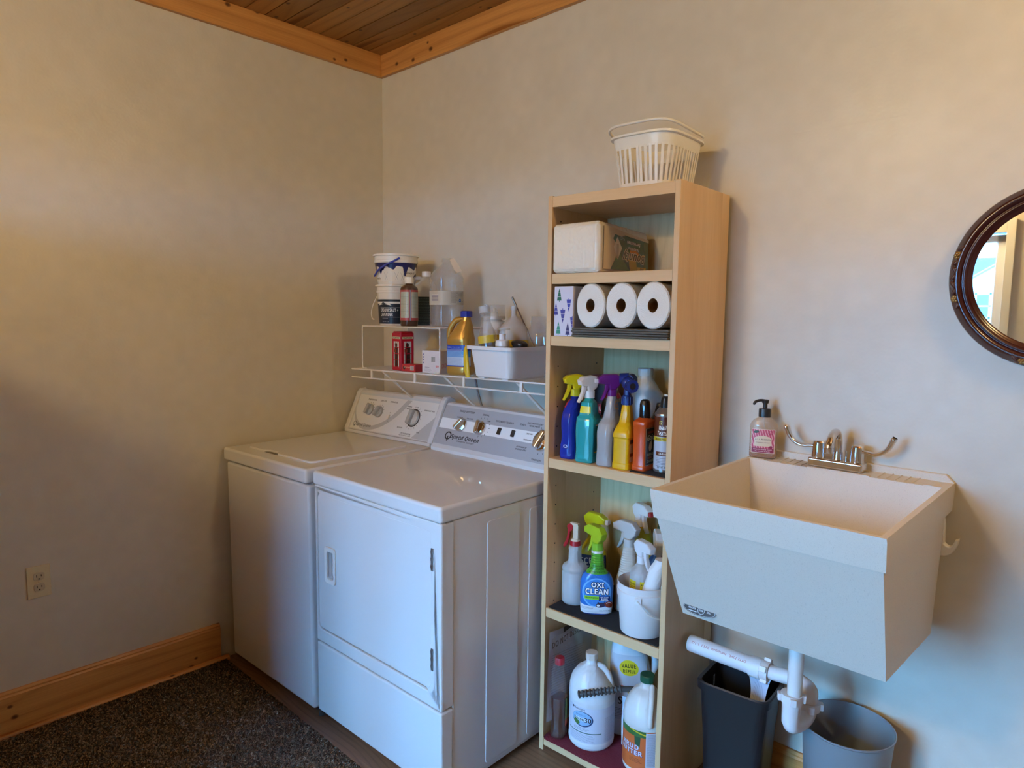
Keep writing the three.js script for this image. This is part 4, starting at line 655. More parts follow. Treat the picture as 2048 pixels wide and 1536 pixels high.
{
  const t = thing('paint_brush', 'thin dark-handled brush leaning out of the glass jar', 'brush', [1.13, binY + 0.02, 0.112]);
  mesh('shaft', wire([0.012, 0.0, -0.01], [-0.082, 0.238, 0.055], 0.0026, 8), mat(lin(0.13, 0.06, 0.035), 0.4), t);
  mesh('ferrule', wire([-0.079, 0.23, 0.053], [-0.092, 0.264, 0.062], 0.0042, 8), mat(lin(0.35, 0.3, 0.26), 0.3, { metalness: 0.8 }), t);
}
{
  const t = thing('black_scoop', 'black plastic cap lying on top at the front of the bin', 'cap', [1.136, binY, 0.232]);
  mesh('body', loft(dense([[0, 0.026, 0.024, 2.5], [0.1, 0.05, 0.042, 2.5], [0.115, 0.06, 0.05, 2.5, -0.004], [0.124, 0.05, 0.04, 2.2, -0.01], [0.128, 0.02, 0.016, 2, -0.012]])), blackPlastic, t);
}
{
  const t = thing('small_box', 'small pale grey box at the right end of the wire shelf', 'box', [1.3, SHELF_Y(1.3) + 0.0035, 0.20]);
  t.position.set(1.278, SHELF_Y(1.278) + 0.004, 0.0); t.position.z = 0.022; mesh('body', T(box(0.07, 0.02, 0.03, 0.002), 0, 0.01, 0), whitePlastic, t);
}
// ---------- helpers for bottles ----------
// trigger sprayer standing on a neck at height y, nozzle towards +z; style picks the outline
function sprayer(t, y, m, { trig = m, collar = m, s = 1, style = 0, nozzle = null, x = 0, z = 0, turn = 0 } = {}) {
  const g = new THREE.Group(); g.name = 'sprayer'; t.add(g); g.position.set(x, y, z); g.scale.setScalar(s); g.rotation.y = turn;
  mesh('collar', [lathe([[0.001, 0], [0.0155, 0], [0.0155, 0.02], [0.013, 0.022], [0.001, 0.022]], 24)], collar, g);
  const P = [
    [[-0.026, 0.05], [-0.02, 0.03], [-0.008, 0.02], [0.008, 0.02], [0.012, 0.034], [0.034, 0.038], [0.038, 0.052], [0.026, 0.062], [-0.006, 0.066], [-0.022, 0.062]],
    [[-0.03, 0.052], [-0.024, 0.034], [-0.01, 0.02], [0.01, 0.02], [0.014, 0.036], [0.05, 0.04], [0.052, 0.056], [0.03, 0.068], [-0.014, 0.068]],
    [[-0.012, 0.02], [0.012, 0.02], [0.013, 0.05], [0.03, 0.054], [0.03, 0.066], [-0.012, 0.068], [-0.014, 0.05]],
  ][style];
  mesh('head', profile(P, style === 2 ? 0.018 : 0.024, 0.004), m, g);
  const tr = mesh('trigger', profile([[0.012, 0.038], [0.024, 0.039], [0.026, 0.02], [0.034, 0.0], [0.04, -0.012], [0.035, -0.014], [0.024, 0.0], [0.015, 0.02]], 0.013, 0.002), trig, g);
  if (nozzle) mesh('nozzle', T(box(0.016, 0.014, 0.012, 0.002, 1), 0, 0.047 + (style === 1 ? 0.001 : 0), style === 1 ? 0.055 : style === 2 ? 0.034 : 0.041), nozzle, g);
  return g;
}
const inCase = (name, label, cat, x, y, z, turn = 0, group) => thing(name, label, cat, inBk(x, y + 0.0004, z), BK.a + turn, group);
const W45 = 40 * D2R;                                              // most of these face the room's middle
// ---------- on top: slotted basket ----------
{
  const t = inCase('plastic_basket', 'white slotted plastic basket with a folded handle on top of the bookcase', 'basket', 0.287, BK.H - 0.0025, -0.165), m = mat(lin(0.80, 0.76, 0.68), 0.3, { side: THREE.DoubleSide });
  const H = 0.158, sec = (y) => [y, 0.168 + (0.042 * y) / H, 0.205 + (0.045 * y) / H, 4.2], band = (a, b, th = 0.0016) => loft([sec(a), sec(b), ((q) => [q[0], q[1] - 2 * th, q[2] - 2 * th, q[3]])(sec(b)), ((q) => [q[0], q[1] - 2 * th, q[2] - 2 * th, q[3]])(sec(a)), sec(a)], { seg: 72, bottom: false, top: false });
  mesh('lower_band', [band(0, 0.022), loft([sec(0), sec(0.002)], { seg: 72 })], m, t); mesh('upper_band', band(0.118, H), m, t);
  mesh('rim', [((o) => loft([[H - 0.006, o[1] + 0.014, o[2] + 0.014, 4.2], [H, o[1] + 0.014, o[2] + 0.014, 4.2], [H + 0.001, o[1] - 0.002, o[2] - 0.002, 4.2], [H - 0.007, o[1] - 0.002, o[2] - 0.002, 4.2], [H - 0.006, o[1] + 0.014, o[2] + 0.014, 4.2]], { seg: 72, bottom: false, top: false }))(sec(H))], m, t);
  // slats between the bands, evenly along the outline
  const N = 720, pts = []; let len = 0; for (let k = 0; k <= N; k++) { const p = ringPt(sec(0.07), (k / N) * 2 * Math.PI); if (k) len += Math.hypot(p[0] - pts[k - 1][0], p[1] - pts[k - 1][1]); pts.push([...p, len]); }
  const n = 44; for (let i = 0; i < n; i++) {
    const at = ((i + 0.5) / n) * len, k = pts.findIndex((p) => p[2] >= at), a = (k / N) * 2 * Math.PI, lo = ringPt(sec(0.02), a), hi = ringPt(sec(0.121), a), e = pts[Math.min(k + 1, N)], f = pts[Math.max(k - 1, 0)], ang = Math.atan2(-(e[1] - f[1]), e[0] - f[0]);
    const g = box(0.0088, 0.106, 0.0022, 0.0008, 1), o = mesh('slat', g, m, t); o.position.set((lo[0] + hi[0]) / 2 * 0.993, 0.0705, (lo[1] + hi[1]) / 2 * 0.993); o.rotation.set(0, ang, 0); o.rotateX(Math.atan2(Math.hypot(hi[0] - lo[0], hi[1] - lo[1]), 0.101));
  }
  const o = sec(H), hp = []; for (let k = 0; k <= 26; k++) { const a = -105 + (k / 26) * 210, [x, z] = ringPt([0, o[1] + 0.02, o[2] + 0.022, 4.2], a * D2R); hp.push([x, H + 0.008 + 0.018 * Math.max(0, Math.cos(a * D2R * 0.85)), z]); }
  mesh('handle', tube(hp, 0.0046, 80, 8), m, t);
}
// ---------- top cubby: napkin pack ----------
{
  const W_ = 0.176, H = 0.152, Dp = 0.29, t = inCase('napkin_pack', 'plastic-wrapped napkin pack with green label on the top shelf', 'napkins', 0.113, SH.s2, -0.136, 0), wrap = mat(lin(0.80, 0.74, 0.64), 0.14, { clearcoat: 0.8, clearcoatRoughness: 0.08, bumpMap: dataTex(256, 256, (x, y) => 200 * Math.abs(vnoise(x / 22, y / 34, 11, 7) - 0.5) + 50 * vnoise(x / 7, y / 12, 36, 21), false, [1, 1]), bumpScale: 0.0035 });
  t.rotation.y = BK.a - 0.02;
  const g = new RoundedBoxGeometry(W_, H, Dp, 6, 0.016), p = g.attributes.position; for (let i = 0; i < p.count; i++) { const [x, y, z] = [p.getX(i), p.getY(i), p.getZ(i)], n = 0.0035 * (vnoise(x * 60 + 7, y * 50 + z * 30) - 0.5) + 0.002 * (vnoise(x * 160, y * 160 + z * 90) - 0.5); p.setXYZ(i, x + n, y + (y > 0 ? n : 0) - (y > 0 ? 0.03 * Math.max(0, -z / Dp) : 0), z + n * 1.4); } g.computeVertexNormals();
  mesh('pack', T(g, 0, H / 2, 0), wrap, t);
  const pr = printed(1024, 512, (c, w, h) => {
    c.translate(w, h); c.rotate(Math.PI);                       // the pack stands on its head
    c.fillStyle = '#d9c3a4'; c.fillRect(0, 0, w, h); c.fillStyle = '#2e5a2c'; c.beginPath(); c.moveTo(0, 60); c.lineTo(0, 470); c.lineTo(560, 470); c.lineTo(620, 440); c.lineTo(800, 440); c.lineTo(830, 380); c.lineTo(700, 250); c.lineTo(880, 0); c.lineTo(60, 0); c.closePath(); c.fill();
    c.fillStyle = '#4f7f2c'; c.beginPath(); c.moveTo(420, 0); c.lineTo(860, 0); c.lineTo(700, 250); c.lineTo(560, 120); c.fill();
    c.fillStyle = '#e0872a'; c.beginPath(); c.ellipse(330, 240, 110, 80, 0.4, 0, 7); c.fill(); c.fillStyle = '#c9a430'; c.beginPath(); c.moveTo(260, 0); c.lineTo(420, 0); c.lineTo(480, 220); c.lineTo(300, 220); c.fill();
    txt(c, 'Bounty', 330, 190, 170, '#2b140c', { italic: 'italic', stroke: '#f2e6d0', lw: 22, w: 500 });
    txt(c, 'Napkins', 350, 310, 62, '#f2e6d0', { stroke: '#2b140c', lw: 8, italic: 'italic' }); txt(c, 'Serviettes', 350, 390, 62, '#f2e6d0', { stroke: '#2b140c', lw: 8, italic: 'italic' });
    c.fillStyle = '#f0e8dc'; c.beginPath(); c.moveTo(740, 420); c.lineTo(620, 290); c.lineTo(720, 130); c.lineTo(820, 280); c.fill(); c.fillStyle = '#c9bcab'; c.fillRect(700, 150, 50, 180); lines(c, 560, 400, 130, 5, 16, '#cfd8c6', 5);
    c.fillStyle = '#e2b042'; c.fillRect(60, 0, 200, 70); txt(c, '200', 150, 36, 60, '#2b140c');
  }, 0.2, { clearcoat: 0.6, clearcoatRoughness: 0.12 });
  const q = new THREE.PlaneGeometry(Dp - 0.035, H - 0.022, 12, 4), qp = q.attributes.position; for (let i = 0; i < qp.count; i++) { const v = qp.getY(i) / (H - 0.022) + 0.5, u = (qp.getX(i) + (Dp - 0.035) / 2) / (Dp - 0.035); qp.setY(i, qp.getY(i) - 0.026 * u * v); qp.setZ(i, 0.0015 * Math.sin(u * 9)); } q.computeVertexNormals();
  const o = mesh('label', q, pr, t); o.position.set(W_ / 2 + 0.0045, H / 2, -0.006); o.rotation.y = Math.PI / 2;
}
// ---------- second cubby ----------
{ // gift box with tree print
  const t = inCase('tree_print_box', 'white box printed with green and blue fir trees beside the paper towels', 'box', 0.068, SH.s3, -0.12, 0.0), w = 0.072, h = 0.155, d = 0.24;
  mesh('body', T(box(w, h, d, 0.0015, 1), 0, h / 2, 0), mat(lin(0.70, 0.68, 0.74), 0.5), t);
  const tree = (g, x, y, s, c, dn) => { g.save(); g.translate(x, y); g.scale(s, dn ? -s : s); g.fillStyle = c; g.beginPath(); g.moveTo(0, -70); g.lineTo(14, -24); g.lineTo(-14, -24); g.fill(); g.beginPath(); g.moveTo(-15, -20); g.lineTo(15, -20); g.lineTo(24, 22); g.lineTo(-24, 22); g.fill(); g.beginPath(); g.moveTo(-25, 26); g.lineTo(25, 26); g.lineTo(31, 66); g.lineTo(-31, 66); g.fill(); g.fillRect(-4, 66, 8, 14); g.restore(); };
  const p = mesh('front_print', new THREE.PlaneGeometry(w - 0.001, h - 0.001), printed(256, 550, (g, W_, H_) => { g.fillStyle = '#d3d2e2'; g.fillRect(0, 0, W_, H_); tree(g, 66, 90, 1, '#176a58'); tree(g, 200, 210, 1, '#3a44a8', true); tree(g, 22, 250, 0.95, '#3a3c94'); tree(g, 118, 330, 1.1, '#474a9a', true); tree(g, 60, 460, 1, '#3f9480'); tree(g, 190, 470, 1, '#33336a'); tree(g, 250, 400, 0.9, '#4a4aa0', true); }, 0.5), t); p.position.set(0, h / 2, d / 2 + 0.0006);
}
{
  const rollM = mat(lin(0.80, 0.77, 0.72), 0.85, { bumpMap: dataTex(128, 128, (x, y) => 120 + 120 * vnoise(x / 6, y / 6, 21, 21), false, [14, 8]), bumpScale: 0.0012 }), core = mat(lin(0.30, 0.17, 0.09), 0.8, { side: THREE.DoubleSide });
  const R = 0.0655, r = 0.0195, L = 0.27, geo = lathe([[r, -L / 2], [R - 0.004, -L / 2], [R, -L / 2 + 0.004], [R, L / 2 - 0.004], [R - 0.004, L / 2], [r, L / 2]].map((p) => p), 48, 0.5).rotateX(Math.PI / 2), cg = new THREE.CylinderGeometry(r, r, L - 0.002, 28, 1, true).rotateX(Math.PI / 2);
  [[0.163, 'leftmost roll of white paper towels on the second shelf', -0.138, 0.96], [0.282, 'middle roll of white paper towels on the second shelf', -0.14, 0.985], [0.386, 'rightmost roll of white paper towels on the second shelf', -0.136, 1.0]].forEach(([x, label, z, k], i) => {
    const t = inCase('paper_towel_roll', label, 'paper towels', [0.166, 0.273, 0.380][i], SH.s3 + 0.0282 + R * 1.03, z, 0, 'paper towel rolls'); t.scale.set(0.83 * k, 1.03, 1);
    mesh('roll', geo, rollM, t); mesh('core_tube', cg, core, t);
  });
}
{ // folded dark placemats under the rolls
  const weave = dataTex(128, 128, (x, y) => { const n = hash(x >> 1, y) * 60; return [62 + n, 58 + n, 52 + n]; }, true, [30, 30]);
  const m = mat('#ffffff', 0.9, { map: weave, bumpMap: weave, bumpScale: 0.001 });
  for (let k = 0; k < 2; k++) {
    const t = inCase('placemat', k ? 'upper dark woven placemat folded under the paper towels' : 'lower dark woven placemat folded under the paper towels', 'placemat', 0.27, SH.s3 + 0.0141 * k, -0.126 + 0.004 * k, 0.012 * k, 'folded placemats');
    mesh('fold', [woodUV(T(box(0.33, 0.0062, 0.27, 0.0028, 2), 0, 0.0033, 0), 0), woodUV(T(box(0.328, 0.0062, 0.268, 0.0028, 2), 0.001, 0.0102, -0.001), 0)], m, t);
  }
}
// ---------- third cubby: a row of bottles ----------
{
  const y = SH.s4, blue = mat(lin(0.012, 0.03, 0.30), 0.16);
  let t = inCase('blue_spray_bottle', 'dark blue spray bottle with a yellow trigger on the third shelf', 'bottle', 0.062, y, -0.072, 0.1);
  let s = dense([[0, 0.056, 0.088, 4], [0.005, 0.06, 0.094, 4], [0.03, 0.06, 0.094, 3.6], [0.07, 0.053, 0.088, 3.2], [0.12, 0.058, 0.094, 3], [0.152, 0.056, 0.086, 2.8, 0, -0.004], [0.178, 0.045, 0.062, 2.5, 0, -0.01], [0.193, 0.03, 0.034, 2, 0, -0.012], [0.2, 0.027, 0.027, 2, 0, -0.012]], 4);
  mesh('body', loft(s), blue, t); mesh('label', skin(s, 0.02, 0.125, 60, 122), printed(256, 512, (g, w, h) => { g.fillStyle = '#141c58'; g.fillRect(0, 0, w, h); for (const [yy, c] of [[20, '#c9b92c'], [60, '#c9b92c'], [110, '#c9b92c']]) lines(g, 40, yy, 170, 2, 14, c, 6); lines(g, 40, 180, 170, 18, 16, '#8a94c4', 3); }, 0.3), t);
  mesh('side_patch', skin(s, 0.165, 0.19, -80, -20, 0.001), mat(lin(0.5, 0.02, 0.03), 0.35), t); mesh('logo', skin(s, 0.035, 0.048, -8, 8, 0.0008), printed(64, 64, (g) => { g.fillStyle = '#1a2a80'; g.fillRect(0, 0, 64, 64); g.strokeStyle = '#d8def4'; g.lineWidth = 8; g.beginPath(); g.arc(32, 32, 20, 0, 7); g.stroke(); }, 0.3), t);
  sprayer(t, 0.2, mat(lin(0.75, 0.55, 0.01), 0.3), { collar: mat(lin(0.62, 0.55, 0.02), 0.3), z: -0.012, s: 1.1, turn: -0.75 });

  const teal = mat(lin(0.02, 0.32, 0.33), 0.14, { clearcoat: 0.5 });
  t = inCase('teal_spray_bottle', 'teal spray bottle with a white trigger on the third shelf', 'bottle', 0.135, y, -0.056, 0.15);
  s = dense([[0, 0.062, 0.074, 5], [0.004, 0.066, 0.08, 5], [0.04, 0.062, 0.078, 4.5], [0.1, 0.068, 0.082, 4], [0.14, 0.064, 0.076, 4], [0.152, 0.05, 0.06, 4], [0.19, 0.042, 0.05, 3.5], [0.198, 0.03, 0.034, 2.4], [0.203, 0.028, 0.028, 2]], 4);
  mesh('body', loft(s), teal, t); mesh('neck_label', skin(s, 0.157, 0.178, -40, 32), mat(lin(0.75, 0.62, 0.02), 0.35), t); mesh('label', skin(s, 0.02, 0.125, 62, 120), printed(256, 512, (g, w, h) => { g.fillStyle = '#1f8287'; g.fillRect(0, 0, w, h); g.fillStyle = '#e8f0ee'; g.fillRect(40, 20, 120, 16); lines(g, 30, 60, 190, 24, 17, '#0c5254', 4); g.fillStyle = '#b79a2a'; g.fillRect(30, 440, 100, 12); }, 0.25), t);
  sprayer(t, 0.203, mat(lin(0.75, 0.66, 0.58), 0.35), { collar: whitePlastic, s: 1.08, turn: -0.6 });

  const grey = mat(lin(0.36, 0.35, 0.35), 0.22);
  t = inCase('grey_spray_bottle', 'silver-grey spray bottle with a purple trigger on the third shelf', 'bottle', 0.21, y, -0.062, 0.1); t.scale.x = 0.92;
  s = dense([[0, 0.058, 0.088, 4], [0.004, 0.064, 0.096, 4], [0.05, 0.062, 0.098, 3.2], [0.1, 0.066, 0.1, 3], [0.128, 0.064, 0.092, 2.8, 0, -0.003], [0.15, 0.046, 0.06, 2.4, 0, -0.008], [0.2, 0.036, 0.04, 2.2, 0, -0.01], [0.216, 0.03, 0.03, 2, 0, -0.01]], 4);
  mesh('body', loft(s), grey, t); mesh('neck_badge', skin(s, 0.17, 0.205, 45, 120, 0.001), printed(128, 128, (g) => { g.fillStyle = '#8d8a8a'; g.fillRect(0, 0, 128, 128); g.strokeStyle = '#e0902a'; g.lineWidth = 9; g.beginPath(); g.arc(64, 64, 46, 0, 7); g.stroke(); txt(g, 'oz', 64, 64, 40, '#e0902a'); }, 0.3), t);
  mesh('side_label', skin(s, 0.02, 0.12, 55, 125), printed(256, 400, (g, w, h) => { g.fillStyle = '#6e6c70'; g.fillRect(0, 0, w, h); lines(g, 20, 20, 210, 24, 15, '#45434a', 3); }, 0.35), t);  // dark grey label with printed lines on the right flank
  sprayer(t, 0.214, mat(lin(0.16, 0.015, 0.19), 0.28), { style: 1, nozzle: mat(lin(0.6, 0.6, 0.64), 0.4), z: -0.01, turn: -0.75 });

  const yel = mat(lin(0.72, 0.40, 0.006), 0.28);
  t = inCase('hose_end_bottle', 'yellow bottle with a blue hose-end sprayer on the third shelf', 'bottle', 0.273, y, -0.056, 0.12); t.scale.x = 0.88;
  s = dense([[0, 0.06, 0.08, 6], [0.004, 0.066, 0.086, 6], [0.018, 0.066, 0.086, 6], [0.02, 0.062, 0.082, 6], [0.095, 0.062, 0.082, 6], [0.098, 0.066, 0.086, 6], [0.108, 0.066, 0.086, 5.5], [0.125, 0.058, 0.07, 4], [0.142, 0.044, 0.05, 3], [0.186, 0.034, 0.036, 2.4], [0.196, 0.03, 0.03, 2]], 3);
  mesh('body', loft(s, { crease: 0.4 }), yel, t);
  mesh('label', skin(s, 0.022, 0.093, 52, 128), printed(300, 420, (g, w, h) => { g.fillStyle = '#c98a12'; g.fillRect(0, 0, w, h); g.fillStyle = '#3a3226'; g.fillRect(20, 10, 260, 70); g.fillStyle = '#cfc3a6'; g.fillRect(20, 90, 260, 160); g.fillStyle = '#7a3c2a'; g.fillRect(20, 255, 260, 60); g.fillStyle = '#d8d2cc'; g.fillRect(20, 320, 260, 90); lines(g, 30, 100, 240, 18, 12, '#3a3226', 3); }, 0.35), t);
  { const bl = mat(lin(0.012, 0.028, 0.20), 0.3), g = new THREE.Group(); g.name = 'hose_sprayer'; t.add(g); g.position.y = 0.194;
    const rib = [lathe([[0.001, 0], [0.0175, 0], [0.0175, 0.026], [0.013, 0.03], [0.012, 0.046], [0.001, 0.046]], 28)]; for (let k = 0; k < 14; k++) { const a = k / 14 * 6.283; rib.push(T(box(0.003, 0.022, 0.003, 0.0008, 1), 0.0178 * Math.cos(a), 0.013, 0.0178 * Math.sin(a))); } mesh('collar', rib, bl, g);
    mesh('valve', [new THREE.SphereGeometry(0.021, 24, 16).translate(0, 0.066, 0), new THREE.CylinderGeometry(0.019, 0.021, 0.026, 24).rotateX(Math.PI / 2).translate(0, 0.072, -0.018), new THREE.CylinderGeometry(0.016, 0.018, 0.03, 20).rotateZ(Math.PI / 2).rotateY(0.4).translate(-0.018, 0.078, -0.008)], bl, g);
    const c = []; c.push(lathe([[0.010, 0.03], [0.0195, 0.03], [0.0195, 0.0], [0.001, 0.0]], 28)); for (let k = 0; k < 18; k++) { const a = k / 18 * 6.283; c.push(T(box(0.003, 0.018, 0.003, 0.0008, 1), 0.02 * Math.cos(a), 0.016, 0.02 * Math.sin(a))); }
    const o = mesh('hose_coupling', c, bl, g); o.position.set(0.014, 0.06, 0.008); o.rotation.set(Math.PI / 2, 0, -0.75, 'YXZ'); mesh('washer_seal', lathe([[0.001, 0.028], [0.011, 0.028]], 20), blackPlastic, o); }

  t = inCase('hand_cleaner_bottle', 'orange bottle with a black domed cap on the third shelf', 'bottle', 0.328, y, -0.068, 0.05); t.scale.x = 0.88;
  s = dense([[0, 0.05, 0.07, 5], [0.004, 0.056, 0.076, 5], [0.014, 0.056, 0.076, 5], [0.018, 0.052, 0.072, 5], [0.135, 0.052, 0.072, 5], [0.142, 0.056, 0.076, 5], [0.15, 0.054, 0.072, 4], [0.16, 0.034, 0.036, 2.4]], 3);
  mesh('body', loft(s, { crease: 0.45 }), mat(lin(0.60, 0.085, 0.012), 0.3), t);
  mesh('cap', lathe([[0.001, 0.158], [0.0185, 0.158], [0.0175, 0.2], [0.0145, 0.21], [0.008, 0.2145], [0.001, 0.2155]], 32), mat(lin(0.01, 0.01, 0.012), 0.12), t);
  mesh('label', skin(s, 0.018, 0.132, 48, 128), printed(320, 560, (g, w, h) => { g.fillStyle = '#16100e'; g.fillRect(0, 0, w, h); g.strokeStyle = '#cdb79a'; g.lineWidth = 6; g.strokeRect(8, 8, w - 16, h - 16); txt(g, 'ORIGINAL', 160, 70, 46, '#c0422a', { w: 240 }); txt(g, 'Gojo', 150, 150, 110, '#d7cfc3', { italic: 'italic', w: 250 }); g.fillStyle = '#c9a07a'; g.beginPath(); g.ellipse(150, 280, 54, 72, 0.3, 0, 7); g.fill(); for (const [q, yy, c] of [['PUMICE', 400, '#d8d0a8'], ['HAND', 450, '#b8623a'], ['CLEANER', 500, '#c9c49c']]) txt(g, q, 150, yy, 50, c, { w: 240 }); }, 0.3), t);

  t = inCase('aerosol_can', 'brown and white aerosol can at the right end of the third shelf', 'can', 0.388, y, -0.085, 0.75);
  s = [[0, 0.062, 0.062], [0.2, 0.062, 0.062]];
  mesh('body', lathe([[0.001, 0.003], [0.028, 0.003], [0.0305, 0], [0.0318, 0.004], [0.031, 0.007], [0.031, 0.166], [0.0322, 0.169], [0.0318, 0.173], [0.0285, 0.176], [0.023, 0.186], [0.017, 0.191], [0.001, 0.192]], 40), mat(lin(0.55, 0.53, 0.5), 0.28, { metalness: 0.9 }), t);
  mesh('label', skin(s, 0.008, 0.165, -100, 130, 0.0006, 44), printed(768, 640, (g, w, h) => { g.fillStyle = '#b9bac2'; g.fillRect(0, 0, w, h); g.fillStyle = '#5c2c18'; g.fillRect(0, 0, w, 240); txt(g, 'EZ', 200, 70, 56, '#d9c23a'); txt(g, 'Wall', 230, 130, 70, '#e8e4de', { italic: 'italic' }); txt(g, 'Texture', 260, 195, 70, '#e8e4de', { italic: 'italic' }); g.fillStyle = '#cdb52a'; g.fillRect(0, 245, 440, 46); txt(g, 'ORANGE PEEL', 200, 268, 32, '#3a2a12'); g.fillStyle = '#5c2c18'; g.fillRect(120, 420, 310, 50); txt(g, 'Oil-Based', 260, 446, 36, '#e6dccf'); lines(g, 120, 500, 280, 6, 18, '#4e5160', 4); txt(g, 'NET WT. 20 OZ', 260, 610, 30, '#333'); g.fillStyle = '#d8d9df'; g.fillRect(480, 110, 288, 530); lines(g, 490, 120, 250, 40, 12, '#565a66', 3); g.fillStyle = '#e9e4b0'; g.fillRect(452, 20, 14, 620); }, 0.3), t);
  mesh('spray_top', [lathe([[0.001, 0.19], [0.017, 0.19], [0.0165, 0.2], [0.014, 0.218], [0.009, 0.224], [0.001, 0.225]], 24), T(box(0.014, 0.02, 0.02, 0.004, 2), 0.012, 0.212, 0.008)], blackPlastic, t); mesh('nozzle_tip', cyl(0.006, 0.006, 0, 0.224, 0, 16), whitePlastic, t);

  // behind the row
  t = inCase('white_jug', 'plain white plastic jug at the back of the third shelf', 'jug', 0.232, y, -0.235, 0.3);
  s = dense([[0, 0.13, 0.09, 3], [0.01, 0.14, 0.098, 3], [0.16, 0.14, 0.098, 3], [0.205, 0.122, 0.085, 2.4], [0.24, 0.076, 0.06, 2.1], [0.262, 0.046, 0.046, 2], [0.275, 0.042, 0.042, 2]], 4);
  mesh('body', loft(s), mat(lin(0.52, 0.56, 0.57), 0.35), t); mesh('cap', lathe([[0.001, 0.27], [0.0245, 0.27], [0.0245, 0.292], [0.023, 0.294], [0.001, 0.294]], 32), mat(lin(0.5, 0.55, 0.57), 0.4), t);
  t = inCase('maroon_carton', 'maroon carton standing behind the blue and teal bottles', 'carton', 0.085, y, -0.22, 0.1);
  mesh('body', T(box(0.085, 0.262, 0.05, 0.002, 1), 0, 0.131, 0), mat(lin(0.10, 0.018, 0.03), 0.4), t);
  { const p = mesh('front_print', new THREE.PlaneGeometry(0.083, 0.26), printed(256, 780, (g, w, h) => { g.fillStyle = '#4a1420'; g.fillRect(0, 0, w, h); txt(g, 'CARPET', 128, 40, 40, '#c96b52', { w: 220 }); g.fillStyle = '#1c1826'; g.fillRect(0, 90, w, 180); g.fillStyle = '#a8323c'; g.fillRect(40, 290, 180, 90); txt(g, 'RUG', 128, 336, 60, '#e8d8c8'); }, 0.4), t); p.position.set(0, 0.131, 0.0256); }
  t = inCase('detergent_bottle', 'blue-labelled clear bottle with red neck band behind the teal bottle', 'bottle', 0.156, y, -0.16, 0.3);
  s = dense([[0, 0.066, 0.05, 3], [0.17, 0.07, 0.054, 3], [0.2, 0.05, 0.045, 2.4], [0.225, 0.03, 0.03, 2]], 4);
  mesh('body', loft(s), clearPlastic, t); mesh('label', skin(s, 0.14, 0.185, -100, 100, 0.001), mat(lin(0.05, 0.09, 0.16), 0.35), t); mesh('neck_band', skin(s, 0.196, 0.212, -170, 170, 0.0012, 40), mat(lin(0.45, 0.03, 0.04), 0.35), t); mesh('cap', cyl(0.016, 0.02, 0, 0.222, 0, 20), whitePlastic, t);
  t = inCase('amber_jar', 'amber-labelled bottle behind the orange bottle on the third shelf', 'bottle', 0.34, y, -0.15, 0.3);
  s = dense([[0, 0.07, 0.07, 3], [0.14, 0.07, 0.07, 3], [0.165, 0.05, 0.05, 2.4], [0.175, 0.036, 0.036, 2]], 4);
  mesh('body', loft(s), mat(lin(0.16, 0.13, 0.06), 0.3), t); mesh('cap', lathe([[0.001, 0.172], [0.021, 0.172], [0.016, 0.196], [0.001, 0.198]], 24), blackPlastic, t);
  tag(mesh('black_mat', T(box(0.12, 0.003, 0.15, 0.001, 1), 0, 0.0016, 0), mat(lin(0.012, 0.012, 0.014), 0.9)), 'black rubber mat under the aerosol can', 'mat'); { const o = scene.children[scene.children.length - 1]; o.position.set(...inBk(0.372, y, -0.09)); o.rotation.y = BK.a; for (const n of ['aerosol_can']) scene.getObjectByName(n).position.y += 0.0035; }
}
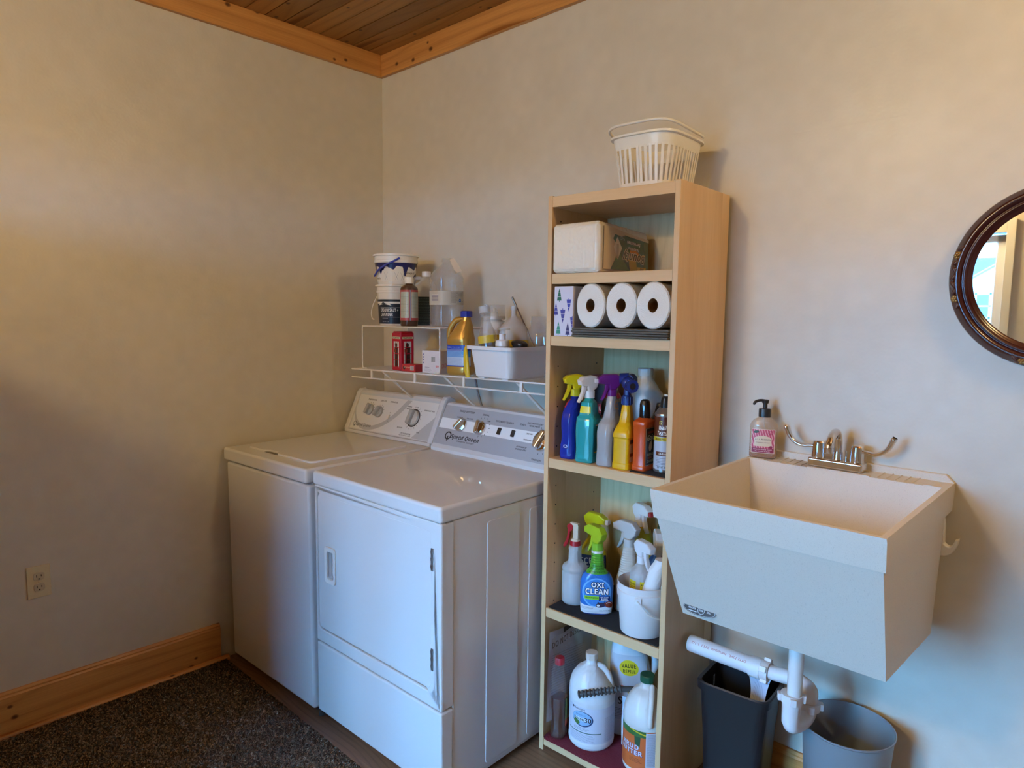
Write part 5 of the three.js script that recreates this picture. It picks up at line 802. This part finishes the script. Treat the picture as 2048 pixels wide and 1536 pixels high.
// ---------- fourth cubby ----------
{
  const y = SH.s5, felt = mat(lin(0.018, 0.016, 0.016), 0.95, { bumpMap: dataTex(128, 128, (x, yy) => 255 * hash(x, yy), false, [20, 20]), bumpScale: 0.002 });
  const fm = tag(mesh('felt_mat', woodUV(T(box(0.405, 0.006, 0.30, 0.0028, 2), 0, 0.0031, 0), 0), felt), 'black felt mat lining the fourth shelf', 'mat'); fm.position.set(...inBk(0.2272, y, -0.157)); fm.rotation.y = BK.a;
  const y1 = y + 0.0064;
  // clear spray bottle with a red trigger
  let t = inCase('trigger_bottle', 'frosted spray bottle with a red trigger at the left of the fourth shelf', 'bottle', 0.068, y1, -0.092, 1.5);
  mesh('body', lathe([[0.001, 0.003], [0.036, 0.001], [0.041, 0.006], [0.0425, 0.02], [0.0425, 0.105], [0.0405, 0.108], [0.0405, 0.113], [0.0425, 0.116], [0.0425, 0.122], [0.039, 0.13], [0.026, 0.138], [0.0225, 0.146], [0.021, 0.178], [0.0225, 0.186], [0.0215, 0.196], [0.016, 0.199]], 40, 1.0), frosted, t);
  mesh('liquid', lathe([[0.001, 0.006], [0.0395, 0.007], [0.041, 0.02], [0.041, 0.088], [0.001, 0.088]], 32), mat(lin(0.45, 0.47, 0.5), 0.3, { transmission: 0.3, thickness: 0 }), t);
  { const red = mat(lin(0.42, 0.012, 0.02), 0.3), ivory = mat(lin(0.68, 0.56, 0.42), 0.35); mesh('collar', cyl(0.019, 0.016, 0, 0.197, 0, 24, 0.017), red, t);
    mesh('head', [cyl(0.0165, 0.008, 0, 0.212, 0, 20, 0.012), T(box(0.014, 0.05, 0.022, 0.003, 2), 0, 0.243, -0.004), T(box(0.014, 0.01, 0.034, 0.002, 1), 0, 0.268, 0.003)].map((g) => g.rotateY(Math.PI)), ivory, t);
    mesh('trigger', [profile([[0.008, 0.262], [0.02, 0.268], [0.028, 0.26], [0.028, 0.235], [0.034, 0.21], [0.046, 0.188], [0.04, 0.182], [0.03, 0.192], [0.022, 0.215], [0.018, 0.24], [0.008, 0.248]], 0.013, 0.003), new THREE.CylinderGeometry(0.011, 0.011, 0.016, 20).rotateZ(Math.PI / 2).translate(0, 0.258, 0.018)].map((g) => g.rotateY(-Math.PI * 0.95)), red, t); }
  // yellow scrub bottle
  t = inCase('bathroom_cleaner', 'yellow spray bottle with dark blue label behind the blue carpet cleaner', 'bottle', 0.072, y1, -0.19, 0.5);
  let s = dense([[0, 0.092, 0.05, 3.4], [0.005, 0.098, 0.056, 3.4], [0.1, 0.1, 0.058, 3.2], [0.15, 0.096, 0.054, 2.8], [0.178, 0.062, 0.042, 2.4], [0.2, 0.036, 0.032, 2.1], [0.215, 0.03, 0.03, 2]], 4);
  mesh('body', loft(s), mat(lin(0.72, 0.56, 0.01), 0.28), t);
  mesh('label', skin(s, 0.03, 0.152, -72, 72, 0.001), printed(512, 512, (g, w, h) => { g.fillStyle = '#1e3858'; g.fillRect(0, 0, w, h); g.save(); g.translate(0, 20); g.rotate(-0.06); txt(g, 'SCRUB', 250, 100, 120, '#e9e6cf', { stroke: '#11233c', lw: 16, w: 420 }); txt(g, 'FREE', 290, 215, 120, '#e9e6cf', { stroke: '#11233c', lw: 16, w: 360 }); g.restore(); g.fillStyle = '#d8c22a'; g.fillRect(0, 0, w, 24); lines(g, 80, 330, 340, 8, 18, '#aab4c4', 5); }, 0.3), t);
  mesh('badge', skin(s, 0.172, 0.186, 5, 65, 0.001), mat(lin(0.05, 0.08, 0.2), 0.4), t);
  sprayer(t, 0.213, mat(lin(0.58, 0.55, 0.01), 0.3), { style: 1, nozzle: whitePlastic, s: 1.12, turn: 1.0 });
  // blue carpet cleaner in front
  t = inCase('carpet_cleaner', 'blue spray bottle with lime green trigger on the fourth shelf', 'bottle', 0.166, y1, -0.078, 0.60);
  s = dense([[0, 0.088, 0.05, 3.2], [0.006, 0.1, 0.058, 3.2], [0.025, 0.104, 0.06, 3.2], [0.07, 0.106, 0.062, 3], [0.105, 0.106, 0.06, 2.8], [0.128, 0.09, 0.056, 2.6], [0.142, 0.056, 0.046, 2.3], [0.15, 0.044, 0.04, 2.2], [0.2, 0.036, 0.034, 2.1], [0.21, 0.031, 0.031, 2]], 4);
  mesh('body', loft(s), mat(lin(0.03, 0.07, 0.30), 0.2), t);
  mesh('label', skin(s, 0.006, 0.138, -78, 78, 0.0008, 36, 14), printed(768, 900, (g, w, h) => {
    g.fillStyle = '#2f6fc0'; g.fillRect(0, 0, w, h); g.fillStyle = '#6fb1e6'; g.beginPath(); g.ellipse(384, 430, 300, 330, 0, 0, 7); g.fill(); g.fillStyle = '#3f86d2'; g.beginPath(); g.ellipse(384, 430, 265, 300, 0, 0, 7); g.fill(); g.fillStyle = '#bfe0f6'; for (let k = 0; k < 160; k++) { const a = rnd() * 6.28, r = 230 + rnd() * 110; g.fillRect(384 + r * Math.cos(a), 380 + r * Math.sin(a), 3, 3); }
    txt(g, 'OXI', 400, 250, 150, '#ffffff', { stroke: '#14223f', lw: 26, w: 270 }); txt(g, 'CLEAN', 390, 400, 170, '#ffffff', { stroke: '#14223f', lw: 26, w: 480 });
    g.fillStyle = '#8fcf3a'; g.fillRect(140, 500, 290, 80); txt(g, 'CARPET & RUG', 285, 541, 46, '#16331b', { w: 270 }); g.fillStyle = '#1c2c6a'; g.fillRect(430, 500, 230, 110); txt(g, 'PET STAIN', 545, 526, 34, '#fff', { w: 200 }); txt(g, '& ODOR', 545, 560, 34, '#fff', { w: 200 }); txt(g, 'REMOVER', 545, 594, 34, '#fff', { w: 200 });
    g.fillStyle = '#d9dde0'; g.beginPath(); g.moveTo(0, 690); g.quadraticCurveTo(384, 780, 768, 720); g.lineTo(768, 900); g.lineTo(0, 900); g.fill();
    g.fillStyle = '#39324a'; g.beginPath(); g.ellipse(470, 700, 100, 56, -0.2, 0, 7); g.fill(); g.beginPath(); g.moveTo(400, 680); g.lineTo(410, 620); g.lineTo(450, 660); g.fill(); g.beginPath(); g.moveTo(520, 660); g.lineTo(545, 610); g.lineTo(560, 680); g.fill(); g.fillStyle = '#e8e2dc'; g.beginPath(); g.ellipse(420, 715, 30, 24, 0, 0, 7); g.fill(); g.fillStyle = '#8a3b2a'; g.beginPath(); g.ellipse(650, 690, 105, 70, 0.3, 0, 7); g.fill(); g.strokeStyle = '#e8ddd2'; g.lineWidth = 12; g.beginPath(); g.arc(640, 700, 60, -2.6, -0.3); g.stroke(); lines(g, 60, 760, 300, 3, 20, '#4c5560', 5); txt(g, '24 FL OZ (709 ML)', 560, 830, 28, '#333'); lines(g, 60, 850, 600, 2, 20, '#8a9098', 4);
  }, 0.22), t);
  const green = mat(lin(0.10, 0.36, 0.03), 0.3), ring = []; for (let k = 0; k < 6; k++) ring.push([0.15 + k * 0.008, 0.044 - k * 0.0014, 0.04 - k * 0.001, 2.2], [0.154 + k * 0.008, 0.047 - k * 0.0014, 0.043 - k * 0.001, 2.2]);
  mesh('neck_sleeve', loft([[0.132, 0.078, 0.054, 2.5], [0.142, 0.06, 0.05, 2.3], ...ring, [0.2, 0.037, 0.036, 2.1]]), green, t);
  mesh('sleeve_print', skin([[0.13, 0.086, 0.058, 2.5], [0.142, 0.062, 0.052, 2.3], [0.152, 0.048, 0.045, 2.2], [0.17, 0.045, 0.041, 2.2]], 0.136, 0.168, -66, 66, 0.0012), printed(300, 160, (g, w, h) => { g.fillStyle = '#4fa02c'; g.fillRect(0, 0, w, h); txt(g, 'REMOVES', 150, 34, 40, '#15300f', { w: 200 }); txt(g, 'PET STAINS', 150, 82, 46, '#15300f', { w: 280 }); txt(g, '& PREVENTS', 150, 130, 40, '#15300f', { w: 250 }); }, 0.35), t);
  mesh('neck_ring', cyl(0.0195, 0.008, 0, 0.2, 0, 24), whitePlastic, t);
  sprayer(t, 0.208, mat(lin(0.42, 0.56, 0.02), 0.3), { style: 1, s: 1.15, turn: -2.5, collar: mat(lin(0.25, 0.5, 0.03), 0.3) });
  // ribbed-neck bottle behind
  t = inCase('ribbed_neck_bottle', 'beige spray bottle with a ribbed neck behind the white pail', 'bottle', 0.232, y1, -0.165, 0.5);
  const rb = []; for (let k = 0; k < 11; k++) rb.push([0.13 + k * 0.0075, 0.062 - k * 0.0022, 0.05 - k * 0.0014, 2.4], [0.134 + k * 0.0075, 0.064 - k * 0.0022, 0.052 - k * 0.0014, 2.4]);
  mesh('body', loft([[0, 0.08, 0.06, 3], [0.006, 0.088, 0.066, 3], [0.09, 0.088, 0.066, 3], [0.12, 0.07, 0.056, 2.6], ...rb, [0.215, 0.03, 0.03, 2]]), mat(lin(0.62, 0.54, 0.46), 0.4), t);
  sprayer(t, 0.214, mat(lin(0.55, 0.52, 0.50), 0.35), { style: 1, s: 1.2, turn: -2.2 });
  // yellow bottle with white and red sprayer, green bottle: at the back
  t = inCase('yellow_cleaner', 'yellow bottle with a white and red sprayer at the back of the fourth shelf', 'bottle', 0.215, y1, -0.262, 0.2);
  s = dense([[0, 0.09, 0.055, 3.4], [0.2, 0.094, 0.058, 3.4], [0.245, 0.07, 0.05, 2.6], [0.258, 0.036, 0.034, 2]], 4);
  mesh('body', loft(s), mat(lin(0.62, 0.44, 0.02), 0.32), t); sprayer(t, 0.256, whitePlastic, { style: 1, s: 1.15, turn: 0.9, nozzle: mat(lin(0.42, 0.03, 0.03), 0.35) }); mesh('label', skin(s, 0.03, 0.19, -70, 70, 0.001), printed(256, 400, (g, w, h) => { g.fillStyle = '#c9a418'; g.fillRect(0, 0, w, h); g.fillStyle = '#2a2a22'; g.fillRect(0, 200, w, 200); lines(g, 20, 20, 210, 12, 14, '#6a5410', 4); }, 0.35), t);
  t = inCase('green_bottle', 'dark green bottle against the back of the fourth shelf', 'bottle', 0.30, y1, -0.27, 0.2);
  mesh('body', loft(dense([[0, 0.06, 0.05, 3], [0.2, 0.062, 0.052, 3], [0.25, 0.05, 0.04, 2.4], [0.3, 0.03, 0.03, 2]])), mat(lin(0.01, 0.05, 0.035), 0.3), t); mesh('cap', cyl(0.016, 0.02, 0, 0.299, 0, 20), mat(lin(0.01, 0.05, 0.035), 0.35), t);
  // pail with bottle and a roll
  t = inCase('cleaning_pail', 'white plastic pail with wire-thin handle at the front of the fourth shelf', 'pail', 0.342, y1, -0.066, 0);
  mesh('body', lathe([[0.001, 0.002], [0.062, 0.002], [0.0645, 0], [0.0665, 0.004], [0.0745, 0.112], [0.078, 0.113], [0.0795, 0.134], [0.077, 0.136], [0.0765, 0.14], [0.0775, 0.15], [0.0775, 0.155], [0.0755, 0.156], [0.0735, 0.152], [0.0645, 0.006], [0.001, 0.006]], 56), mat(lin(0.76, 0.74, 0.73), 0.32, { side: THREE.DoubleSide }), t);
  mesh('handle_lug', [T(box(0.02, 0.02, 0.008, 0.002), 0, 0.122, 0.079).rotateY(0.35)], whitePlastic, t);
  mesh('handle', tube([[0.028, 0.122, 0.08], [0.045, 0.105, 0.076], [0.062, 0.085, 0.066], [0.082, 0.068, 0.035], [0.087, 0.062, 0.0], [0.08, 0.075, -0.04], [0.05, 0.115, -0.07]].map(([a, b, c]) => [a * 0.98, b, c]), 0.0026, 48), whitePlastic, t);
  const yp = y1 + 0.0065;
  t = inCase('pail_spray_bottle', 'clear spray bottle with yellow labels standing in the white pail', 'bottle', 0.326, yp, -0.083, 0.9);
  s = dense([[0, 0.066, 0.066], [0.005, 0.072, 0.072], [0.155, 0.074, 0.074], [0.172, 0.066, 0.066], [0.195, 0.034, 0.034], [0.2, 0.03, 0.03]], 4);
  mesh('body', loft(s), frosted, t); for (const [a, b] of [[-88, -48], [-28, 40]]) mesh('label', skin(s, 0.05, 0.15, a, b, 0.001), printed(128, 256, (g, w, h) => { g.fillStyle = '#d6c62c'; g.fillRect(0, 0, w, h); txt(g, 'READ LABEL', 64, 26, 20, '#3a3410', { w: 110 }); lines(g, 10, 44, 105, 15, 14, '#5c5418', 4); }, 0.4), t);
  sprayer(t, 0.198, mat(lin(0.74, 0.75, 0.78), 0.3), { style: 1, s: 1.05, turn: 0.25 });
  t = inCase('leaning_roll', 'white cone-shaped cloth roll leaning in the white pail', 'roll', 0.372, yp, -0.045, 0); t.rotation.z = -0.05;
  mesh('body', loft(dense([[0, 0.03, 0.03, 2, -0.012], [0.1, 0.048, 0.044, 2, -0.006], [0.2, 0.05, 0.046, 2, 0.012, -0.01], [0.235, 0.038, 0.036, 2, 0.022, -0.014]]), { seg: 28 }), mat(lin(0.76, 0.74, 0.73), 0.8), t);
  t = inCase('back_spray_bottle', 'blue bottle with a white sprayer behind the white pail', 'bottle', 0.325, y1, -0.185, 0.2);
  mesh('body', loft(dense([[0, 0.08, 0.05, 3], [0.16, 0.084, 0.054, 3], [0.19, 0.05, 0.04, 2.4], [0.206, 0.03, 0.03, 2]])), mat(lin(0.02, 0.06, 0.16), 0.3), t); sprayer(t, 0.204, mat(lin(0.7, 0.72, 0.74), 0.3), { style: 1, s: 1.15, turn: 0.4 });
}
// ---------- bottom cubby ----------
{
  const y = SH.s6, knit = mat(lin(0.20, 0.014, 0.03), 0.9, { bumpMap: dataTex(64, 64, (x, yy) => 255 * (0.5 + 0.5 * Math.sin(x * 0.785) * Math.sin(yy * 0.785)), false, [24, 24]), bumpScale: 0.002 });
  const g = new THREE.PlaneGeometry(0.414, 0.33, 40, 30).rotateX(-Math.PI / 2), p = g.attributes.position; for (let i = 0; i < p.count; i++) { let [x, z] = [p.getX(i), p.getZ(i)]; const over = Math.max(0, z - 0.155), side = Math.max(0, -x - 0.185); p.setXYZ(i, x < -0.2 ? -0.2 : x, 0.0035 + (x < -0.2 ? (-0.2 - x) * 1.2 : 0) - over * 0.3 + 0.0012 * Math.sin(x * 40) * Math.cos(z * 33), z); } g.computeVertexNormals();
  const m = tag(mesh('red_mat', woodUV(g, 0), knit), 'dark red knitted mat under the jugs on the lowest shelf', 'mat'); knit.side = THREE.DoubleSide; m.position.set(...inBk(0.227, y, -0.155)); m.rotation.y = BK.a;
  const y1 = y + 0.0052, jugW = mat(lin(0.74, 0.73, 0.74), 0.32);
  // bag with printed sheet
  let t = inCase('plastic_bag', 'clear plastic bag with printed sheets against the left side panel', 'bag', 0.040, y1, -0.13, 0);
  const sheet = printed(512, 640, (c, w, h) => { c.fillStyle = '#b9b6bb'; c.fillRect(0, 0, w, h); c.save(); c.rotate(-0.12); txt(c, 'DO NOT DISCARD', 230, 110, 60, '#2c2a30', { w: 430 }); c.fillStyle = '#2c2a30'; c.fillRect(150, 20, 300, 40); c.restore(); lines(c, 40, 180, 420, 24, 18, '#77747e', 4); }, 0.6);
  { const q = new THREE.PlaneGeometry(0.26, 0.3, 16, 16), qp = q.attributes.position; for (let i = 0; i < qp.count; i++) qp.setZ(i, 0.004 * Math.sin(qp.getX(i) * 30 + 1) * Math.cos(qp.getY(i) * 22)); q.computeVertexNormals(); const o = mesh('sheet', q, sheet, t); sheet.side = THREE.DoubleSide; o.position.set(-0.004, 0.2, 0.005); o.rotation.set(0, Math.PI / 2, 0); o.rotateX(-0.05); o.rotateZ(-0.1);
    const b = new THREE.PlaneGeometry(0.27, 0.34, 20, 20), bp = b.attributes.position; for (let i = 0; i < bp.count; i++) bp.setZ(i, 0.012 + 0.006 * Math.sin(bp.getX(i) * 50 + bp.getY(i) * 20) + 0.004 * Math.cos(bp.getY(i) * 60)); b.computeVertexNormals(); const bo = mesh('film', b, mat(lin(0.85, 0.85, 0.87), 0.15, { transmission: 0.85, thickness: 0, side: THREE.DoubleSide }), t); bo.position.set(0.0, 0.178, 0.0); bo.rotation.set(0, Math.PI / 2, 0); }
  // amber cooking-oil style bottle with a red cap
  t = inCase('red_cap_bottle', 'clear bottle of brown liquid with a red cap on the lowest shelf', 'bottle', 0.056, y1, -0.034, 0.3);
  let s = dense([[0, 0.052, 0.052, 2.6], [0.006, 0.058, 0.058, 2.6], [0.022, 0.057, 0.057, 2.6], [0.026, 0.054, 0.054, 2.6], [0.13, 0.054, 0.054, 2.4], [0.17, 0.05, 0.05, 2.2], [0.21, 0.038, 0.038, 2], [0.238, 0.029, 0.029, 2], [0.256, 0.027, 0.027, 2]], 4);
  mesh('body', loft(s), mat(lin(0.95, 0.95, 0.95), 0.06, { transmission: 0.98, thickness: 0, ior: 1.45 }), t); mesh('liquid', loft(dense([[0.003, 0.05, 0.05, 2.6], [0.02, 0.054, 0.054, 2.6], [0.026, 0.051, 0.051, 2.6], [0.14, 0.051, 0.051, 2.4]], 3)), mat(lin(0.085, 0.028, 0.012), 0.12), t);
  mesh('cap', lathe([[0.001, 0.254], [0.0165, 0.254], [0.0165, 0.274], [0.015, 0.277], [0.001, 0.277]], 28), mat(lin(0.42, 0.015, 0.03), 0.35), t); mesh('label', skin(s, 0.045, 0.14, 70, 150, 0.001), printed(128, 256, (c, w, h) => { c.fillStyle = '#5a6a2a'; c.fillRect(0, 0, w, h); c.fillStyle = '#141410'; c.beginPath(); c.arc(100, 130, 60, 0, 7); c.fill(); c.fillStyle = '#b84a20'; c.fillRect(0, 200, w, 56); }, 0.35), t);
  // round gallon jug with pinched shoulder and handle
  const gallon = (tt, mm, rad, hh, side) => {
    const r2 = rad * 2, S_ = [[0, r2 * 0.9, r2 * 0.9], [0.008, r2 * 0.98, r2 * 0.98], [0.02, r2, r2], [0.024, r2 * 0.985, r2 * 0.985], [0.15, r2 * 0.985, r2 * 0.985], [0.154, r2, r2], [0.172, r2, r2], [0.2, r2 * 0.93, r2 * 0.93, 2, -0.004 * side], [0.225, r2 * 0.76, r2 * 0.76, 2, -0.010 * side], [0.25, r2 * 0.52, r2 * 0.54, 2, -0.012 * side], [hh - 0.03, r2 * 0.30, r2 * 0.30, 2, -0.006 * side], [hh - 0.02, 0.036, 0.036, 2, -0.004 * side], [hh - 0.008, 0.035, 0.035, 2, -0.004 * side]];
    const d = dense(S_, 3); mesh('body', loft(d, { seg: 56 }), mm, tt);
    mesh('handle', tube([[0.004 * side, hh - 0.035, 0], [0.03 * side, hh - 0.038, 0], [0.052 * side, hh - 0.062, 0], [0.062 * side, hh - 0.1, 0], [0.06 * side, hh - 0.135, 0]], 0.0105, 40, 12), mm, tt); return d;
  };
  t = inCase('disinfectant_jug', 'white gallon jug with an oval green-blue logo on the lowest shelf', 'jug', 0.15, y1, -0.092, 0.55);
  s = gallon(t, jugW, 0.0765, 0.296, 1);
  mesh('cap', lathe([[0.001, 0.284], [0.0205, 0.284], [0.0205, 0.303], [0.019, 0.305], [0.001, 0.305]], 32).translate(-0.004, 0, 0), mat(lin(0.70, 0.60, 0.52), 0.4), t);
  mesh('label', skin(s, 0.028, 0.148, -66, 88, 0.0008, 44), printed(1024, 640, (c, w, h) => {
    c.fillStyle = '#cfd0dc'; c.fillRect(0, 0, w, h); txt(c, 'Benefect', 240, 40, 46, '#2a2d3c', { font: 'serif' }); c.fillStyle = '#2a2d3c'; c.beginPath(); c.arc(110, 36, 20, 0, 7); c.fill();
    c.fillStyle = '#1d3a66'; c.beginPath(); c.ellipse(290, 210, 190, 138, 0, 0, 7); c.fill(); c.fillStyle = '#8fb6d8'; c.beginPath(); c.ellipse(280, 205, 178, 124, 0, 0, 7); c.fill(); c.fillStyle = '#cfe3ee'; c.fillRect(150, 190, 270, 60); c.fillStyle = '#4c7a3a'; c.beginPath(); c.ellipse(190, 280, 60, 40, 0.3, 0, 7); c.fill(); txt(c, 'Botanical', 260, 140, 40, '#5f86b8'); txt(c, 'Decon', 230, 218, 74, '#181c28', { w: 190 }); txt(c, '30', 390, 218, 110, '#181c28');
    lines(c, 130, 370, 320, 3, 22, '#3c4254', 5); c.fillStyle = '#4a6a62'; c.fillRect(0, 448, 620, 16); lines(c, 60, 490, 520, 7, 20, '#5a5f74', 4); lines(c, 680, 180, 310, 34, 13, '#777c90', 3);
  }, 0.4), t);
  // refill jug at the back with a grey pour hose
  t = inCase('refill_jug', 'pale jug with a yellow VALUE REFILL badge at the back of the lowest shelf', 'jug', 0.215, y1, -0.225, 0.55);
  s = dense([[0, 0.125, 0.09, 3.5], [0.01, 0.135, 0.098, 3.5], [0.2, 0.135, 0.098, 3.4], [0.26, 0.128, 0.092, 3, -0.004], [0.31, 0.1, 0.075, 2.6, -0.012], [0.335, 0.06, 0.055, 2.2, -0.016]], 4);
  mesh('body', loft(s), mat(lin(0.62, 0.64, 0.68), 0.35), t); mesh('handle', tube([[0.0, 0.325, 0], [0.045, 0.318, 0], [0.075, 0.285, 0], [0.082, 0.24, 0], [0.066, 0.2, 0]], 0.0125, 40, 12), mat(lin(0.62, 0.64, 0.68), 0.35), t);
  mesh('label', skin(s, 0.06, 0.285, -60, 52, 0.001), printed(512, 800, (c, w, h) => { c.fillStyle = '#b9bec9'; c.fillRect(0, 0, w, h); c.fillStyle = '#d8c423'; c.beginPath(); c.ellipse(256, 150, 130, 95, 0, 0, 7); c.fill(); txt(c, 'VALUE', 256, 125, 66, '#2e2a12'); txt(c, 'REFILL', 256, 190, 54, '#2e2a12'); c.strokeStyle = '#c04a2a'; c.lineWidth = 16; c.beginPath(); c.arc(120, 560, 190, -1.4, 0.2); c.stroke(); c.strokeStyle = '#d8b23a'; c.beginPath(); c.arc(120, 560, 165, -1.4, 0.2); c.stroke(); txt(c, 'SHOUT', 300, 560, 130, '#16161a', { w: 380 }); lines(c, 60, 660, 380, 6, 20, '#555', 5); }, 0.4), t);
  t = inCase('pour_hose', 'short grey ribbed hose resting across the white jugs', 'hose', 0.0, y1, 0.0, 0);
  { const a = new THREE.Vector3(0.158, 0.198, -0.004), b = new THREE.Vector3(0.272, 0.232, -0.07), rb = []; for (let k = 0; k < 12; k++) { const c = a.clone().lerp(b, k / 11), q = new THREE.Quaternion().setFromUnitVectors(new THREE.Vector3(0, 0, 1), b.clone().sub(a).normalize()); rb.push(new THREE.TorusGeometry(0.0095, 0.0032, 8, 18).applyQuaternion(q).translate(c.x, c.y, c.z)); } mesh('rib', rb, mat(lin(0.075, 0.075, 0.075), 0.5), t); mesh('core', [wire(a.toArray(), b.toArray(), 0.0085, 16), tube([b.toArray(), [0.31, 0.225, -0.11], [0.33, 0.18, -0.16]], 0.0095, 24, 10)], mat(lin(0.06, 0.06, 0.06), 0.5), t); }
  // green-capped jug in front at right
  t = inCase('degreaser_jug', 'white gallon jug with green cap and orange label on the lowest shelf', 'jug', 0.352, y1, -0.095, 0.3);
  s = gallon(t, mat(lin(0.72, 0.68, 0.64), 0.34), 0.071, 0.292, 0.35);
  mesh('front_rib', tube([[0.0, 0.27, 0.017], [0.004, 0.245, 0.042], [0.006, 0.21, 0.064], [0.006, 0.175, 0.07]].map(([a, b, c]) => [a + 0.02, b, c]), 0.009, 28, 10), mat(lin(0.72, 0.68, 0.64), 0.34), t);
  mesh('cap', lathe([[0.001, 0.28], [0.0225, 0.28], [0.0225, 0.3], [0.021, 0.302], [0.001, 0.302]], 32), mat(lin(0.008, 0.09, 0.045), 0.35), t);
  mesh('label', skin(s, 0.022, 0.152, -80, 90, 0.0008, 44), printed(1024, 760, (c, w, h) => {
    c.fillStyle = '#d56a35'; c.fillRect(0, 0, w, h); c.fillStyle = '#3c6a34'; c.fillRect(0, 0, 560, 120); c.strokeStyle = '#d8c42e'; c.lineWidth = 24; c.beginPath(); c.moveTo(300, 0); c.lineTo(560, 70); c.stroke(); c.fillStyle = '#2c5030'; c.beginPath(); c.moveTo(380, 120); c.lineTo(480, 120); c.lineTo(470, 320); c.lineTo(390, 260); c.fill(); txt(c, 'KRUD', 300, 330, 120, '#d9d4e2', { stroke: '#4a3c68', lw: 12 }); txt(c, 'KUTTER', 300, 440, 120, '#d9d4e2', { stroke: '#4a3c68', lw: 12, w: 420 }); lines(c, 300, 540, 220, 4, 22, '#5c2412', 6);
    c.fillStyle = '#cdccd8'; c.fillRect(560, 20, 464, 740); lines(c, 580, 40, 420, 52, 12, '#4d5060', 4); c.fillStyle = '#cdccd8'; c.fillRect(560, 670, 464, 90); txt(c, 'RUST-OLEUM', 730, 700, 44, '#22242e'); barcode(c, 900, 680, 90, 60);
  }, 0.4), t);
  t = inCase('small_sachet', 'crumpled white sachet with purple print between the two jugs', 'sachet', 0.262, y1, -0.15, 0.4);
  mesh('body', loft(dense([[0, 0.05, 0.03, 3], [0.08, 0.055, 0.03, 2.6], [0.14, 0.05, 0.018, 2.4], [0.165, 0.055, 0.006, 3]])), mat(lin(0.6, 0.6, 0.64), 0.35), t); mesh('label', skin([[0, 0.055, 0.03, 3], [0.2, 0.055, 0.03, 3]], 0.06, 0.12, -50, 50, 0.001), printed(128, 128, (c) => { c.fillStyle = '#c9c8d4'; c.fillRect(0, 0, 128, 128); txt(c, 'SC', 64, 64, 70, '#3a2c6a'); }, 0.4), t);
}
// ---------- hand soap on the sink ledge ----------
{
  const t = thing('hand_soap', 'clear pump bottle of amber hand soap on the sink ledge', 'soap', [1.962, 1.0602, 0.058], 0.32);
  const s = dense([[0, 0.072, 0.044, 3.2], [0.005, 0.078, 0.048, 3.2], [0.08, 0.078, 0.048, 3.2], [0.1, 0.076, 0.047, 3], [0.112, 0.06, 0.042, 2.6], [0.12, 0.034, 0.03, 2.1], [0.126, 0.028, 0.028, 2]], 4);
  mesh('body', loft(s, { seg: 56 }), mat(lin(0.88, 0.82, 0.76), 0.08, { transmission: 0.82, thickness: 0, ior: 1.5 }), t);
  mesh('soap', loft(dense([[0.003, 0.072, 0.043, 3.2], [0.008, 0.075, 0.0455, 3.2], [0.026, 0.075, 0.0455, 3.2]], 3)), mat(lin(0.42, 0.19, 0.07), 0.15), t);
  mesh('dip_tube', wire([0, 0.026, 0], [0, 0.12, 0], 0.0022, 8), mat(lin(0.6, 0.56, 0.5), 0.3), t);
  mesh('label', skin(s, 0.016, 0.088, -46, 46, 0.0012), printed(420, 560, (c, w, h) => { c.fillStyle = '#d8cdb8'; c.fillRect(0, 0, w, h); c.fillStyle = '#c2566e'; c.fillRect(14, 14, w - 28, h - 28); c.strokeStyle = '#e8b8c0'; c.lineWidth = 12; for (let k = -6; k < 16; k++) { c.beginPath(); c.moveTo(k * 46, 14); c.lineTo(k * 46 + 140, h - 14); c.stroke(); } c.fillStyle = '#dccdb4'; c.beginPath(); c.moveTo(60, 210); c.quadraticCurveTo(210, 90, 360, 210); c.lineTo(360, 400); c.lineTo(60, 400); c.fill(); c.fillStyle = '#8e2f52'; c.fillRect(14, 440, w - 28, 106); txt(c, 'A LA MAISON', 210, 240, 46, '#3c2a28', { font: 'serif', w: 280 }); txt(c, 'Cranberry Flower', 210, 310, 32, '#8a4a4c', { font: 'serif', w: 240 }); txt(c, 'Liquid Hand Soap', 210, 470, 36, '#e6c7cc', { font: 'serif' }); txt(c, 'for Hands & Body', 210, 515, 30, '#e6c7cc', { font: 'serif' }); c.fillStyle = '#3f4a36'; c.beginPath(); c.ellipse(90, 70, 50, 30, -0.3, 0, 7); c.fill(); c.strokeStyle = '#8e2f52'; c.lineWidth = 8; c.beginPath(); c.arc(340, 80, 40, 0, 7); c.stroke(); c.fillStyle = '#8e2f52'; c.beginPath(); c.arc(350, 410, 30, 0, 7); c.fill(); }, 0.35), t);
  mesh('collar', lathe([[0.001, 0.122], [0.0175, 0.122], [0.0175, 0.142], [0.0165, 0.146], [0.009, 0.147], [0.001, 0.147]], 28), blackPlastic, t);
  mesh('pump', [cyl(0.0062, 0.018, 0, 0.146, 0, 16), lathe([[0.001, 0.162], [0.009, 0.162], [0.0105, 0.172], [0.001, 0.173]], 20), tube([[0.004, 0.169, 0], [-0.014, 0.17, 0.004], [-0.026, 0.166, 0.008], [-0.03, 0.16, 0.009]], 0.0042, 20, 8)], blackPlastic, t);
}
renderer.render(scene, camera);
